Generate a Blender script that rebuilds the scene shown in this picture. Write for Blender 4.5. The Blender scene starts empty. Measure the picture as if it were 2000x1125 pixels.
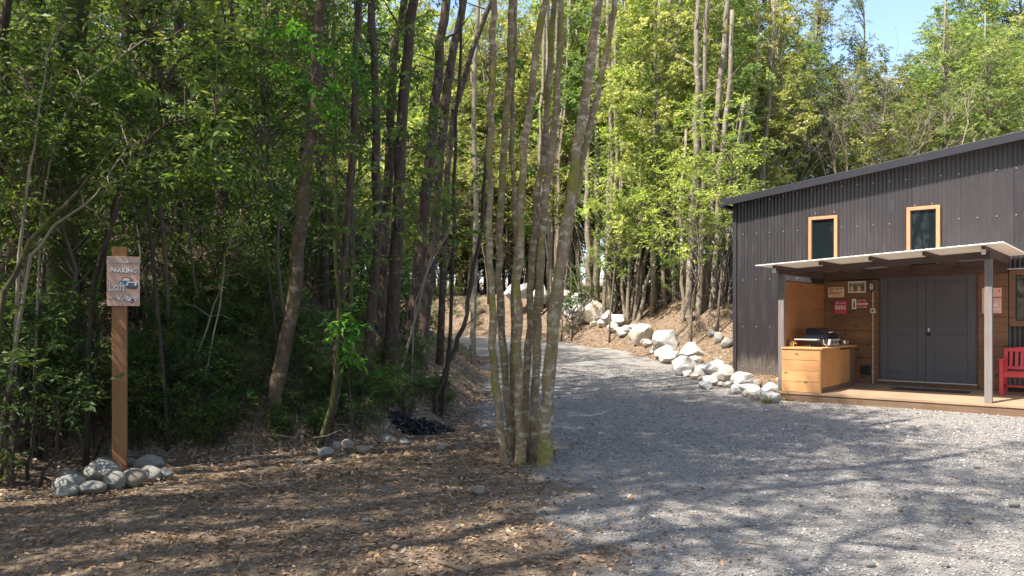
import bpy, bmesh, math, random
import numpy as np
from mathutils import Vector, Matrix, noise as mnoise

sc = bpy.context.scene
R = math.radians
COL = sc.collection

# ------------------------------------------------------------------ camera, sky, sun, exposure
F = 1500.0            # focal length in pixels of the 2000 px wide frame
HOR = 620.0           # pixel row of the horizon
cam_d = bpy.data.cameras.new('camera')
cam = bpy.data.objects.new('camera', cam_d); COL.objects.link(cam)
cam.location = (0, 0, 0); cam.rotation_euler = (R(90), 0, 0)
cam_d.sensor_width = 36; cam_d.lens = F / 2000 * 36
cam_d.shift_y = (HOR - 562.5) / 2000
cam_d.clip_start = 0.1; cam_d.clip_end = 3000
sc.camera = cam

SUN_H = Vector((-0.80, -0.60)).normalized()   # horizontal direction towards the sun
SUN_EL = R(57)
world = bpy.data.worlds.new('World'); sc.world = world; world.use_nodes = True
wn = world.node_tree.nodes; wl = world.node_tree.links
sky = wn.new('ShaderNodeTexSky'); sky.sky_type = 'NISHITA'; sky.sun_disc = False
sky.sun_elevation = SUN_EL; sky.sun_rotation = math.atan2(SUN_H.x, SUN_H.y)
sky.air_density = 1.0; sky.dust_density = 1.6; sky.ozone_density = 0.9
bg = wn['Background']; bg.inputs['Strength'].default_value = 0.14
wl.new(sky.outputs[0], bg.inputs[0])
sun_d = bpy.data.lights.new('sun', 'SUN'); sun_d.energy = 4.7; sun_d.angle = R(0.55); sun_d.color = (1, .93, .82)
sun = bpy.data.objects.new('sun', sun_d); COL.objects.link(sun)
sdir = Vector((SUN_H.x * math.cos(SUN_EL), SUN_H.y * math.cos(SUN_EL), math.sin(SUN_EL)))
sun.rotation_euler = sdir.to_track_quat('Z', 'Y').to_euler()
sun.location = sdir * 60
sc.view_settings.view_transform = 'Standard'; sc.view_settings.look = 'None'
sc.view_settings.exposure = 1.42; sc.view_settings.gamma = 1
sc.render.engine = 'CYCLES'
sc.cycles.max_bounces = 10; sc.cycles.diffuse_bounces = 6; sc.cycles.transparent_max_bounces = 8
sc.cycles.use_denoising = True

# ------------------------------------------------------------------ helpers: objects
def tag(o, label=None, cat=None, group=None, kind=None):
    if label: o['label'] = label
    if cat: o['category'] = cat
    if group: o['group'] = group
    if kind: o['kind'] = kind
    return o
def link(name, data, parent=None, mats=()):
    o = bpy.data.objects.new(name, data); COL.objects.link(o)
    if parent is not None: o.parent = parent
    return o
def empty(name, loc=(0, 0, 0), rz=0):
    o = bpy.data.objects.new(name, None); COL.objects.link(o)
    o.location = loc; o.rotation_euler = (0, 0, rz); o.empty_display_size = .2
    return o
def copy_tree(o, parent=None):
    c = o.copy(); COL.objects.link(c)
    if parent is not None: c.parent = parent
    for ch in list(o.children): copy_tree(ch, c)
    return c

class MB:
    def __init__(s): s.v = []; s.f = []; s.m = []
    def add(s, vs, fs, mi=0):
        n = len(s.v); s.v.extend([tuple(map(float, v)) for v in vs])
        s.f.extend([tuple(i + n for i in f) for f in fs]); s.m.extend([mi] * len(fs)); return s
    def box(s, x0, x1, y0, y1, z0, z1, mi=0, M=None):
        vs = [Vector(p) for p in ((x0,y0,z0),(x1,y0,z0),(x1,y1,z0),(x0,y1,z0),(x0,y0,z1),(x1,y0,z1),(x1,y1,z1),(x0,y1,z1))]
        if M is not None: vs = [M @ v for v in vs]
        return s.add(vs, [(0,3,2,1),(4,5,6,7),(0,1,5,4),(1,2,6,5),(2,3,7,6),(3,0,4,7)], mi)
    def hexa(s, bottom, top, mi=0):
        return s.add(list(bottom) + list(top), [(0,3,2,1),(4,5,6,7),(0,1,5,4),(1,2,6,5),(2,3,7,6),(3,0,4,7)], mi)
    def tube(s, path, rad, sides=8, mi=0, caps=True, wob=0, rng=None):
        path = [Vector(p) for p in path]; n = len(path)
        rad = rad if hasattr(rad, '__len__') else [rad] * n
        vs = []; fs = []
        ref = Vector((1, 0, 0.123))
        for i, p in enumerate(path):
            d = (path[min(i+1, n-1)] - path[max(i-1, 0)]).normalized()
            a = d.cross(ref)
            if a.length < .05: a = d.cross(Vector((0, 1, 0)))
            a.normalize(); b = d.cross(a)
            for k in range(sides):
                t = 2 * math.pi * k / sides
                r = rad[i] * (1 + (wob * (rng.random() - .5) if wob else 0))
                vs.append(p + (a * math.cos(t) + b * math.sin(t)) * r)
        for i in range(n - 1):
            for k in range(sides):
                k2 = (k + 1) % sides
                fs.append((i*sides+k, i*sides+k2, (i+1)*sides+k2, (i+1)*sides+k))
        if caps:
            fs.append(tuple(range(sides))[::-1]); fs.append(tuple((n-1)*sides + k for k in range(sides)))
        return s.add(vs, fs, mi)
    def prism(s, pts, y0, y1, mi=0, M=None):
        """outline in x,z extruded along y"""
        n = len(pts)
        vs = [Vector((p[0], y0, p[1])) for p in pts] + [Vector((p[0], y1, p[1])) for p in pts]
        if M is not None: vs = [M @ v for v in vs]
        fs = [tuple(range(n)), tuple(range(n, 2*n))[::-1]] + [(i, n+i, n+(i+1)%n, (i+1)%n) for i in range(n)]
        return s.add(vs, fs, mi)
    def lathe(s, prof, c=(0, 0, 0), sides=20, mi=0, M=None):
        vs = []; fs = []; n = len(prof)
        for r, z in prof:
            for k in range(sides):
                t = 2*math.pi*k/sides
                v = Vector((c[0] + r*math.cos(t), c[1] + r*math.sin(t), c[2] + z))
                vs.append(M @ v if M is not None else v)
        for i in range(n-1):
            for k in range(sides):
                k2 = (k+1) % sides
                fs.append((i*sides+k, i*sides+k2, (i+1)*sides+k2, (i+1)*sides+k))
        fs.append(tuple(range(sides))[::-1]); fs.append(tuple((n-1)*sides+k for k in range(sides)))
        return s.add(vs, fs, mi)
    def mesh(s, name, mats, bevel=0, smooth=False, recalc=True):
        me = bpy.data.meshes.new(name)
        me.from_pydata(s.v, [], s.f)
        mats = mats if isinstance(mats, (list, tuple)) else [mats]
        for m in mats: me.materials.append(m)
        if len(mats) > 1: me.polygons.foreach_set('material_index', s.m)
        if bevel or recalc:
            bm = bmesh.new(); bm.from_mesh(me)
            if recalc: bmesh.ops.recalc_face_normals(bm, faces=bm.faces)
            if bevel:
                bmesh.ops.bevel(bm, geom=list(bm.edges), offset=bevel, segments=2, affect='EDGES', profile=.6)
            bm.to_mesh(me); bm.free()
        if smooth: me.polygons.foreach_set('use_smooth', [True] * len(me.polygons))
        me.update(); return me
    def build(s, name, mats, parent=None, bevel=0, smooth=False, label=None):
        o = link(name, s.mesh(name, mats, bevel, smooth), parent)
        if label: o['label'] = label
        return o

def np_mesh(name, V, Q, mat, tint=None, smooth=False):
    """fast mesh from arrays; Q is an (n,k) face array"""
    me = bpy.data.meshes.new(name)
    k = Q.shape[1]
    me.vertices.add(len(V)); me.vertices.foreach_set('co', V.astype(np.float32).ravel())
    me.loops.add(Q.size); me.loops.foreach_set('vertex_index', Q.astype(np.int32).ravel())
    me.polygons.add(len(Q))
    me.polygons.foreach_set('loop_start', np.arange(0, Q.size, k, dtype=np.int32))
    me.polygons.foreach_set('loop_total', np.full(len(Q), k, dtype=np.int32))
    me.update(calc_edges=True)
    if smooth: me.polygons.foreach_set('use_smooth', np.ones(len(Q), bool))
    if tint is not None:
        at = me.attributes.new('tint', 'FLOAT', 'POINT'); at.data.foreach_set('value', tint.astype(np.float32))
    me.materials.append(mat)
    return me

# ------------------------------------------------------------------ helpers: materials
def nt(name):
    m = bpy.data.materials.new(name); m.use_nodes = True
    t = m.node_tree; b = t.nodes['Principled BSDF']
    return m, t, b
def node(t, typ, **kw):
    n = t.nodes.new(typ)
    for k, v in kw.items():
        if k in n.inputs: n.inputs[k].default_value = v
        else: setattr(n, k, v)
    return n
def ramp(t, fac, stops):
    r = t.nodes.new('ShaderNodeValToRGB')
    el = r.color_ramp.elements
    while len(el) < len(stops): el.new(.5)
    for e, (p, c) in zip(el, stops):
        e.position = p; e.color = (*c, 1) if len(c) == 3 else c
    t.links.new(fac, r.inputs[0]); return r.outputs[0]
def mix(t, fac, a, b, mode='MIX'):
    m = t.nodes.new('ShaderNodeMix'); m.data_type = 'RGBA'; m.blend_type = mode
    for s, v in ((m.inputs[0], fac), (m.inputs[6], a), (m.inputs[7], b)):
        if hasattr(v, 'is_output'): t.links.new(v, s)
        elif isinstance(v, (int, float)): s.default_value = v
        else: s.default_value = (*v, 1)
    return m.outputs[2]
def coords(t, scale=(1, 1, 1), kind='Object', rot=(0, 0, 0)):
    tc = t.nodes.new('ShaderNodeTexCoord'); mp = t.nodes.new('ShaderNodeMapping')
    mp.inputs['Scale'].default_value = scale; mp.inputs['Rotation'].default_value = rot
    t.links.new(tc.outputs[kind], mp.inputs[0]); return mp.outputs[0]
def noise(t, vec, scale, detail=4, rough=.55, out=0):
    n = t.nodes.new('ShaderNodeTexNoise'); n.inputs['Scale'].default_value = scale
    n.inputs['Detail'].default_value = detail; n.inputs['Roughness'].default_value = rough
    t.links.new(vec, n.inputs['Vector']); return n.outputs[out]
def voro(t, vec, scale, feature='F1', out='Distance'):
    n = t.nodes.new('ShaderNodeTexVoronoi'); n.feature = feature; n.inputs['Scale'].default_value = scale
    t.links.new(vec, n.inputs['Vector']); return n.outputs[out]
def bump(t, b, h, strength=.3, dist=.02):
    n = t.nodes.new('ShaderNodeBump'); n.inputs['Strength'].default_value = strength
    n.inputs['Distance'].default_value = dist; t.links.new(h, n.inputs['Height'])
    t.links.new(n.outputs[0], b.inputs['Normal']); return n
def plain(name, col, rough=.6, metal=0, var=.15, vs=6, spec=.5):
    m, t, b = nt(name)
    v = coords(t); n = noise(t, v, vs, 5)
    c = mix(t, n, tuple(x*(1-var) for x in col), tuple(min(1, x*(1+var)) for x in col))
    t.links.new(c, b.inputs['Base Color']); b.inputs['Roughness'].default_value = rough
    b.inputs['Metallic'].default_value = metal; b.inputs['Specular IOR Level'].default_value = spec
    n2 = noise(t, v, vs*12, 3); bump(t, b, n2, .12, .004)
    return m
def wood(name, a, b_, grain=(1.2, 20, 20), knots=True, rough=.55, kscale=2.6, plank=None, dirt=.25):
    """grain runs along the axis with the small scale; plank=(axis index, pitch) varies the tone board by board"""
    m, t, b = nt(name)
    v = coords(t, grain); v1 = coords(t)
    n = noise(t, v, 1.6, 6, .62); n2 = noise(t, v, 7, 4, .6)
    c = mix(t, ramp(t, n, [(.3, (0,0,0)), (.7, (1,1,1))]), a, b_)
    c = mix(t, ramp(t, n2, [(.45, (0,0,0)), (.75, (.5,.5,.5))]), c, tuple(x*.55 for x in a))
    if plank:
        sx = t.nodes.new('ShaderNodeSeparateXYZ'); t.links.new(v1, sx.inputs[0])
        d = node(t, 'ShaderNodeMath', operation='DIVIDE'); t.links.new(sx.outputs[plank[0]], d.inputs[0]); d.inputs[1].default_value = plank[1]
        fl = node(t, 'ShaderNodeMath', operation='FLOOR'); t.links.new(d.outputs[0], fl.inputs[0])
        wn_ = t.nodes.new('ShaderNodeTexWhiteNoise'); wn_.noise_dimensions = '1D'; t.links.new(fl.outputs[0], wn_.inputs['W'])
        c = mix(t, ramp(t, wn_.outputs['Value'], [(0, (.0,)*3), (1, (.5,)*3)]), c, tuple(x*.62 for x in a))
    if knots:
        sp_ = t.nodes.new('ShaderNodeSeparateXYZ'); cb_ = t.nodes.new('ShaderNodeCombineXYZ'); t.links.new(v1, sp_.inputs[0])
        ax = 0 if grain[0] < grain[1] else 1
        m1 = node(t, 'ShaderNodeMath', operation='MULTIPLY'); m1.inputs[1].default_value = kscale; t.links.new(sp_.outputs[ax], m1.inputs[0])
        m2 = node(t, 'ShaderNodeMath', operation='MULTIPLY'); m2.inputs[1].default_value = kscale*1.7; t.links.new(sp_.outputs[2], m2.inputs[0])
        t.links.new(m1.outputs[0], cb_.inputs[0]); t.links.new(m2.outputs[0], cb_.inputs[1])
        kn_ = t.nodes.new('ShaderNodeTexVoronoi'); kn_.voronoi_dimensions = '2D'; kn_.inputs['Scale'].default_value = 1.0; t.links.new(cb_.outputs[0], kn_.inputs['Vector'])
        k = kn_.outputs['Distance']
        c = mix(t, ramp(t, k, [(.035, (.9,)*3), (.10, (0,0,0))]), c, tuple(x*.25 for x in a))
    dn = noise(t, v1, 1.7, 5)
    c = mix(t, ramp(t, dn, [(.45, (0,0,0)), (.8, (dirt,)*3)]), c, (.06, .045, .035))
    t.links.new(c, b.inputs['Base Color']); b.inputs['Roughness'].default_value = rough
    bump(t, b, n2, .25, .004); return m

def leaf_mat(name, cols, transl=.45, rough=.5, dead=0):
    m, t, b = nt(name)
    at = t.nodes.new('ShaderNodeAttribute'); at.attribute_name = 'tint'
    oi = t.nodes.new('ShaderNodeObjectInfo')
    c = ramp(t, at.outputs['Fac'], [(i/(len(cols)-1), x) for i, x in enumerate(cols)])
    hs = t.nodes.new('ShaderNodeHueSaturation')
    mr = node(t, 'ShaderNodeMapRange'); mr.inputs['To Min'].default_value = .8; mr.inputs['To Max'].default_value = 1.2
    t.links.new(oi.outputs['Random'], mr.inputs[0]); t.links.new(mr.outputs[0], hs.inputs['Value'])
    mr2 = node(t, 'ShaderNodeMapRange'); mr2.inputs['To Min'].default_value = .485; mr2.inputs['To Max'].default_value = .515
    m3 = node(t, 'ShaderNodeMath', operation='FRACT'); m4 = node(t, 'ShaderNodeMath', operation='MULTIPLY'); m4.inputs[1].default_value = 7.31
    t.links.new(oi.outputs['Random'], m4.inputs[0]); t.links.new(m4.outputs[0], m3.inputs[0]); t.links.new(m3.outputs[0], mr2.inputs[0])
    t.links.new(mr2.outputs[0], hs.inputs['Hue'])
    t.links.new(c, hs.inputs['Color'])
    t.links.new(hs.outputs[0], b.inputs['Base Color']); b.inputs['Roughness'].default_value = rough
    b.inputs['Specular IOR Level'].default_value = .3
    tr = t.nodes.new('ShaderNodeBsdfTranslucent')
    tc = mix(t, 1.0, hs.outputs[0], (1.5, 1.55, .75) if not dead else (1.3, 1.1, .8), 'MULTIPLY'); t.links.new(tc, tr.inputs[0])
    ms = t.nodes.new('ShaderNodeMixShader'); ms.inputs[0].default_value = transl
    t.links.new(b.outputs[0], ms.inputs[1]); t.links.new(tr.outputs[0], ms.inputs[2])
    t.links.new(ms.outputs[0], t.nodes['Material Output'].inputs[0])
    return m
def bark_mat(name, a, b_, lichen, moss=(.09, .11, .02), la=.5, ma=.4, ls=5.5):
    m, t, b = nt(name)
    v = coords(t, (1, 1, .35)); v2 = coords(t, (1, 1, 1.9)); v0 = coords(t)
    n = noise(t, v, 14, 6, .65)
    c = mix(t, ramp(t, n, [(.35, (0,0,0)), (.65, (1,1,1))]), a, b_)
    lv = noise(t, v2, ls, 6, .7)
    c = mix(t, ramp(t, lv, [(.62-.17*la, (0,0,0)), (.70-.17*la, (.85,)*3)]), c, lichen)
    lw = noise(t, v2, 22, 3, .6)
    c = mix(t, ramp(t, lw, [(.60, (0,0,0)), (.70, (.35,)*3)]), c, tuple(min(1, x*1.2) for x in lichen))
    mo = noise(t, v0, 1.9, 6, .65)
    c = mix(t, ramp(t, mo, [(.66-.2*ma, (0,0,0)), (.80-.2*ma, (.9,)*3)]), c, moss)
    t.links.new(c, b.inputs['Base Color']); b.inputs['Roughness'].default_value = .9
    b.inputs['Specular IOR Level'].default_value = .2
    n3 = noise(t, v, 34, 5, .7); bump(t, b, n3, .7, .02); return m

M = {}
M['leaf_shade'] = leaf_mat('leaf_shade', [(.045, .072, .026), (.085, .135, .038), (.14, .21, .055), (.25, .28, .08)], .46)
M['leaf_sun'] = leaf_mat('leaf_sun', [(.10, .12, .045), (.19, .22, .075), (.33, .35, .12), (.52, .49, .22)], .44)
M['leaf_mid'] = leaf_mat('leaf_mid', [(.08, .12, .045), (.15, .22, .07), (.25, .33, .10), (.38, .43, .16)], .44)
M['leaf_yellow'] = leaf_mat('leaf_yellow', [(.13, .17, .045), (.23, .30, .07), (.36, .43, .11), (.54, .56, .22)], .48)
M['leaf_olive'] = leaf_mat('leaf_olive', [(.08, .11, .04), (.15, .18, .06), (.25, .26, .09), (.38, .31, .14)], .42)
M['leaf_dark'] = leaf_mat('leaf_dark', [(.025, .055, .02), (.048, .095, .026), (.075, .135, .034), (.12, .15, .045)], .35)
M['leaf_fresh'] = leaf_mat('leaf_fresh', [(.05, .15, .02), (.09, .24, .03), (.14, .32, .04), (.22, .36, .05)], .5, .4)
M['fern'] = leaf_mat('fern', [(.03, .09, .03), (.05, .14, .04), (.08, .17, .05)], .35, .5)
M['dead_leaf'] = leaf_mat('dead_leaf', [(.09, .06, .036), (.18, .12, .065), (.29, .20, .105), (.42, .30, .165), (.58, .47, .30)], .15, .75, 1)
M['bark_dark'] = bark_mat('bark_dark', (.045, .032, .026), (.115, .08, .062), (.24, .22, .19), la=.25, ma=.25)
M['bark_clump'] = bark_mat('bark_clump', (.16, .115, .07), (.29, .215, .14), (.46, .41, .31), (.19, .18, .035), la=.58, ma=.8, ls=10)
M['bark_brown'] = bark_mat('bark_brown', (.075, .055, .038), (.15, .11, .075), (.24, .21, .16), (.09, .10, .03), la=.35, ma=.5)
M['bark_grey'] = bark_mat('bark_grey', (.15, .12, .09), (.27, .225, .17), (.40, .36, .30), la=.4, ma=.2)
M['bark_moss'] = bark_mat('bark_moss', (.05, .042, .025), (.10, .085, .045), (.16, .15, .10), (.075, .10, .02), la=.1, ma=1.0)
M['twig'] = plain('twig', (.13, .10, .075), .9, var=.5, vs=3)
M['twig_pale'] = plain('twig_pale', (.26, .21, .16), .9, var=.4, vs=3)
M['twig_dark'] = plain('twig_dark', (.05, .036, .028), .9, var=.4, vs=3)

def rock_mat(name, a, b_, rust):
    m, t, b = nt(name)
    v = coords(t)
    n = noise(t, v, 3, 8, .65); n2 = noise(t, v, 14, 6, .7); n3 = noise(t, v, 1.5, 4)
    c = mix(t, ramp(t, n, [(.3, (0,0,0)), (.7, (1,1,1))]), a, b_)
    c = mix(t, ramp(t, n2, [(.52, (0,0,0)), (.66, (.75,)*3)]), c, tuple(x*.42 for x in a))
    c = mix(t, ramp(t, n3, [(.5, (0,0,0)), (.75, (.8,)*3)]), c, rust)
    w = node(t, 'ShaderNodeTexNoise'); w.inputs['Scale'].default_value = 60; t.links.new(v, w.inputs[0])
    c = mix(t, ramp(t, w.outputs[0], [(.62, (0,0,0)), (.7, (.6,)*3)]), c, (.07, .07, .07))
    t.links.new(c, b.inputs['Base Color']); b.inputs['Roughness'].default_value = .85
    bump(t, b, n2, .8, .03); return m
M['granite'] = rock_mat('granite', (.40, .395, .38), (.60, .59, .57), (.42, .36, .29))
M['granite_warm'] = rock_mat('granite_warm', (.46, .40, .32), (.62, .57, .49), (.42, .28, .17))
M['river'] = rock_mat('river', (.27, .27, .25), (.36, .35, .32), (.31, .27, .21))
M['river_warm'] = rock_mat('river_warm', (.25, .21, .17), (.36, .31, .26), (.27, .19, .13))

# ground: stony gravel and leaf-litter soil, mixed by the 'litter' amount stored on the sheet
def ground_mat(name):
    m, t, b = nt(name)
    v = coords(t, kind='Object')
    at = t.nodes.new('ShaderNodeAttribute'); at.attribute_name = 'litter'
    v1 = voro(t, v, 34, out='Color'); v1d = voro(t, v, 34); v2d = voro(t, v, 85)
    big = noise(t, v, .8, 5, .6); fine = noise(t, v, 150, 3, .7); mid = noise(t, v, 9, 5, .65)
    sx = t.nodes.new('ShaderNodeSeparateColor'); t.links.new(v1, sx.inputs[0])
    g = ramp(t, sx.outputs[0], [(0, (.20, .185, .178)), (.4, (.33, .31, .295)), (.8, (.44, .415, .39)), (1, (.56, .535, .50))])
    g = mix(t, ramp(t, v2d, [(.0, (.0,)*3), (.7, (.75,)*3)]), g, (.15, .14, .135))
    g = mix(t, ramp(t, mid, [(.35, (0,)*3), (.65, (.55,)*3)]), g, (.35, .325, .30))
    g = mix(t, ramp(t, big, [(.4, (0,)*3), (.7, (.45,)*3)]), g, (.33, .29, .25))
    s = ramp(t, mid, [(.25, (.095, .068, .05)), (.5, (.185, .135, .095)), (.75, (.31, .235, .17))])
    s = mix(t, ramp(t, sx.outputs[1], [(.6, (0,)*3), (.95, (.8,)*3)]), s, (.34, .25, .17))
    s = mix(t, ramp(t, fine, [(.5, (0,)*3), (.7, (.5,)*3)]), s, (.04, .03, .025))
    msk = node(t, 'ShaderNodeMath', operation='ADD'); t.links.new(at.outputs['Fac'], msk.inputs[0])
    mm = node(t, 'ShaderNodeMath', operation='MULTIPLY_ADD'); t.links.new(mid, mm.inputs[0]); mm.inputs[1].default_value = .9; mm.inputs[2].default_value = -.45
    t.links.new(mm.outputs[0], msk.inputs[1])
    c = mix(t, ramp(t, msk.outputs[0], [(.3, (0,)*3), (.7, (1,)*3)]), g, s)
    t.links.new(c, b.inputs['Base Color']); b.inputs['Roughness'].default_value = .95; b.inputs['Specular IOR Level'].default_value = .2
    ad = node(t, 'ShaderNodeMath', operation='ADD'); t.links.new(v1d, ad.inputs[0]); t.links.new(v2d, ad.inputs[1])
    ad2 = node(t, 'ShaderNodeMath', operation='ADD'); t.links.new(ad.outputs[0], ad2.inputs[0]); t.links.new(fine, ad2.inputs[1])
    bump(t, b, ad2.outputs[0], .9, .014)
    return m
M['ground'] = ground_mat('ground_gravel_and_soil')

# ------------------------------------------------------------------ terrain
def P(px, py, D): return Vector(((px - 1000) / F * D, D, (HOR - py) / F * D))
def sstep(x): x = np.clip(x, 0, 1); return x * x * (3 - 2 * x)
FOOT = [(-40, 3.0), (-12, 5.0), (-6.5, 6.4), (-4.9, 6.9), (-4.55, 7.75), (-3.6, 8.15), (-2.9, 8.35), (-2.2, 8.7), (-1.5, 9.4), (-.95, 10.9),
        (-.6, 13.2), (-.6, 18), (-.9, 22.5), (-2.6, 25.2), (-8, 28), (-40, 36)]
EDGE = [(30, 13.5), (12, 13.0), (5.3, 13.9), (4.5, 16.0), (4.15, 17.6), (4.1, 20.5), (3.1, 25.2), (1.7, 28), (0, 29.8), (-8, 33), (-40, 42)]
def poly_dist(X, Y, poly, left_inside):
    best = np.full(X.shape, 1e9); sgn = np.zeros(X.shape)
    for (x0, y0), (x1, y1) in zip(poly[:-1], poly[1:]):
        dx, dy = x1-x0, y1-y0; L = dx*dx+dy*dy
        tt = np.clip(((X-x0)*dx + (Y-y0)*dy) / L, 0, 1)
        d = np.hypot(X-x0-tt*dx, Y-y0-tt*dy)
        c = dx*(Y-y0) - dy*(X-x0)
        m = d < best - 1e-9
        best = np.where(m, d, best); sgn = np.where(m, np.sign(c), sgn)
    return best * sgn * (1 if left_inside else -1)
def vnoise(X, Y, s, seed=0):
    x = X*s + seed*17.3; y = Y*s - seed*9.1
    xi = np.floor(x); yi = np.floor(y); fx = sstep(x-xi); fy = sstep(y-yi)
    def h(a, b): q = np.sin(a*127.1 + b*311.7 + seed)*43758.5453; return q - np.floor(q)
    return (h(xi, yi)*(1-fx)*(1-fy) + h(xi+1, yi)*fx*(1-fy) + h(xi, yi+1)*(1-fx)*fy + h(xi+1, yi+1)*fx*fy) * 2 - 1
def dists(X, Y): return poly_dist(X, Y, FOOT, True), poly_dist(X, Y, EDGE, False)
def height(X, Y):
    X = np.asarray(X, float); Y = np.asarray(Y, float)
    dl, dr = dists(X, Y)
    z = -1.52 + .044 * np.clip(Y - 14, 0, 20) + 0*X
    bl = sstep(dl / 5.6) * 2.55 + .10 * np.clip(dl - 4, 0, 60) + .35*sstep(dl/.7)
    z = z + np.where(dl > 0, bl, 0)
    k = sstep((Y - 17.5) / 8)
    inb = sstep((Y - 15.2 + .83*(X-5.0)*0)/3)
    br = (.55 + 1.05*k) * sstep(dr / 3.0) * inb + .055*np.clip(dr-3, 0, 60)*k
    # the level pad the cabin stands on
    s_ = (X-4.95)*.768 - (Y-14.2)*.64; t_ = (X-4.95)*.64 + (Y-14.2)*.768
    pad = sstep((s_ + 2.9) / 1.0) * sstep((13 - t_) / 3)
    br = br * (1 - pad) + .12 * pad * sstep((t_)/2.5)
    z = z + np.where(dr > 0, br, 0)
    rough = vnoise(X, Y, .7, 1)*.05 + vnoise(X, Y, 2.3, 2)*.025 + vnoise(X, Y, 6, 3)*.008
    amp = .35 + 1.6*sstep(dl/1.0) + 1.0*sstep(dr/1.0)*(1-pad)
    return z + rough*amp
def litter(X, Y):
    dl, dr = dists(X, Y)
    e = .9 - .09*(Y-5)*1.0 - X + vnoise(X, Y, 1.1, 5)*.5 + vnoise(X, Y, 3.5, 6)*.25
    e = np.where(Y > 9.5, e - .12*(Y-9.5), e)
    a = sstep((e + .5)/1.5) * .95
    a = np.where(Y > 12, a*.6, a)
    a = np.maximum(a, sstep((dl + .35 + vnoise(X, Y, 2, 8)*.3)/.5))
    s_ = (X-4.95)*.768 - (Y-14.2)*.64
    rr = sstep((dr + .15 + vnoise(X, Y, 2, 9)*.25)/.5) * np.where(s_ > -.6, .25, 1)
    return np.clip(np.maximum(a, rr), 0, 1)
def H(x, y): return float(height(np.array([x]), np.array([y]))[0])
_Dg = np.concatenate([np.arange(3.5, 20, .02), np.arange(20, 60, .05)])
def hit(px, py):
    """where the sight line through a point of the frame meets the ground"""
    X = (px-1000)/F*_Dg; Z = (HOR-py)/F*_Dg
    g = height(X, _Dg); i = np.argmax(Z <= g)
    if not (Z[i] <= g[i]): i = len(_Dg)-1
    return Vector((X[i], _Dg[i], g[i]))

def grid_sheet(xs, ys, hole=None):
    XX, YY = np.meshgrid(xs, ys)
    ZZ = height(XX, YY)
    return XX, YY, ZZ
xs = np.concatenate([np.linspace(-220, -22, 34)[:-1], np.linspace(-22, -9, 60)[:-1], np.arange(-9, 11, .09), np.linspace(11, 30, 60)[1:], np.linspace(30, 220, 30)[1:]])
ys = np.concatenate([np.linspace(-120, -8, 20)[:-1], np.linspace(-8, 3, 40)[:-1], np.arange(3, 20, .09), np.arange(20, 34, .2), np.linspace(34, 60, 50)[1:], np.linspace(60, 400, 40)[1:]])
XX, YY, ZZ = grid_sheet(xs, ys)
ny, nx = XX.shape
V = np.stack([XX.ravel(), YY.ravel(), ZZ.ravel()], 1)
idx = np.arange(nx*ny).reshape(ny, nx)
Q = np.stack([idx[:-1, :-1].ravel(), idx[:-1, 1:].ravel(), idx[1:, 1:].ravel(), idx[1:, :-1].ravel()], 1)
lit = litter(XX, YY).ravel()
cx = V[Q].mean(1)
dlq, drq = dists(cx[:, 0], cx[:, 1])
jit = vnoise(cx[:, 0], cx[:, 1], 3, 4)*.12
road = (dlq < -.05+jit) & (drq < .05+jit)
def sheet(name, mask, label):
    q = Q[mask]; used, inv = np.unique(q.ravel(), return_inverse=True)
    me = np_mesh(name, V[used], inv.reshape(-1, 4), M['ground'], smooth=True)
    a = me.attributes.new('litter', 'FLOAT', 'POINT'); a.data.foreach_set('value', lit[used].astype(np.float32))
    o = link(name, me); tag(o, label, name.replace('_', ' '), kind='structure'); return o
sheet('driveway', road, 'grey gravel driveway curving up behind the trees')
sheet('ground', ~road, 'brown leaf covered forest floor and banks beside the gravel')

# ------------------------------------------------------------------ foliage generators
def leaves(rng, C, Dv, L, W, tints, droop=.35, up=.5, name='crown', mat=None, six=False):
    """C centres of leaf bases, Dv leaf directions (n,3)"""
    n = len(C)
    d = Dv + rng.normal(0, .25, (n, 3)); d[:, 2] -= droop*rng.random(n)
    d /= np.linalg.norm(d, axis=1, keepdims=True) + 1e-9
    nn = rng.normal(0, .55, (n, 3)); nn[:, 2] += up
    side = np.cross(d, nn); side /= np.linalg.norm(side, axis=1, keepdims=True) + 1e-9
    nrm = np.cross(side, d)
    l = (L * rng.uniform(.6, 1.25, n))[:, None]; w = l * W
    v0 = C; v2 = C + d*l - nrm*l*.12
    v1 = C + d*l*.45 + side*w*.5 + nrm*l*.07; v3 = C + d*l*.45 - side*w*.5 + nrm*l*.07
    V = np.stack([v0, v1, v2, v3], 1).reshape(-1, 3)
    Q = np.arange(4*n).reshape(n, 4)
    return V, Q, np.repeat(tints, 4)
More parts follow.
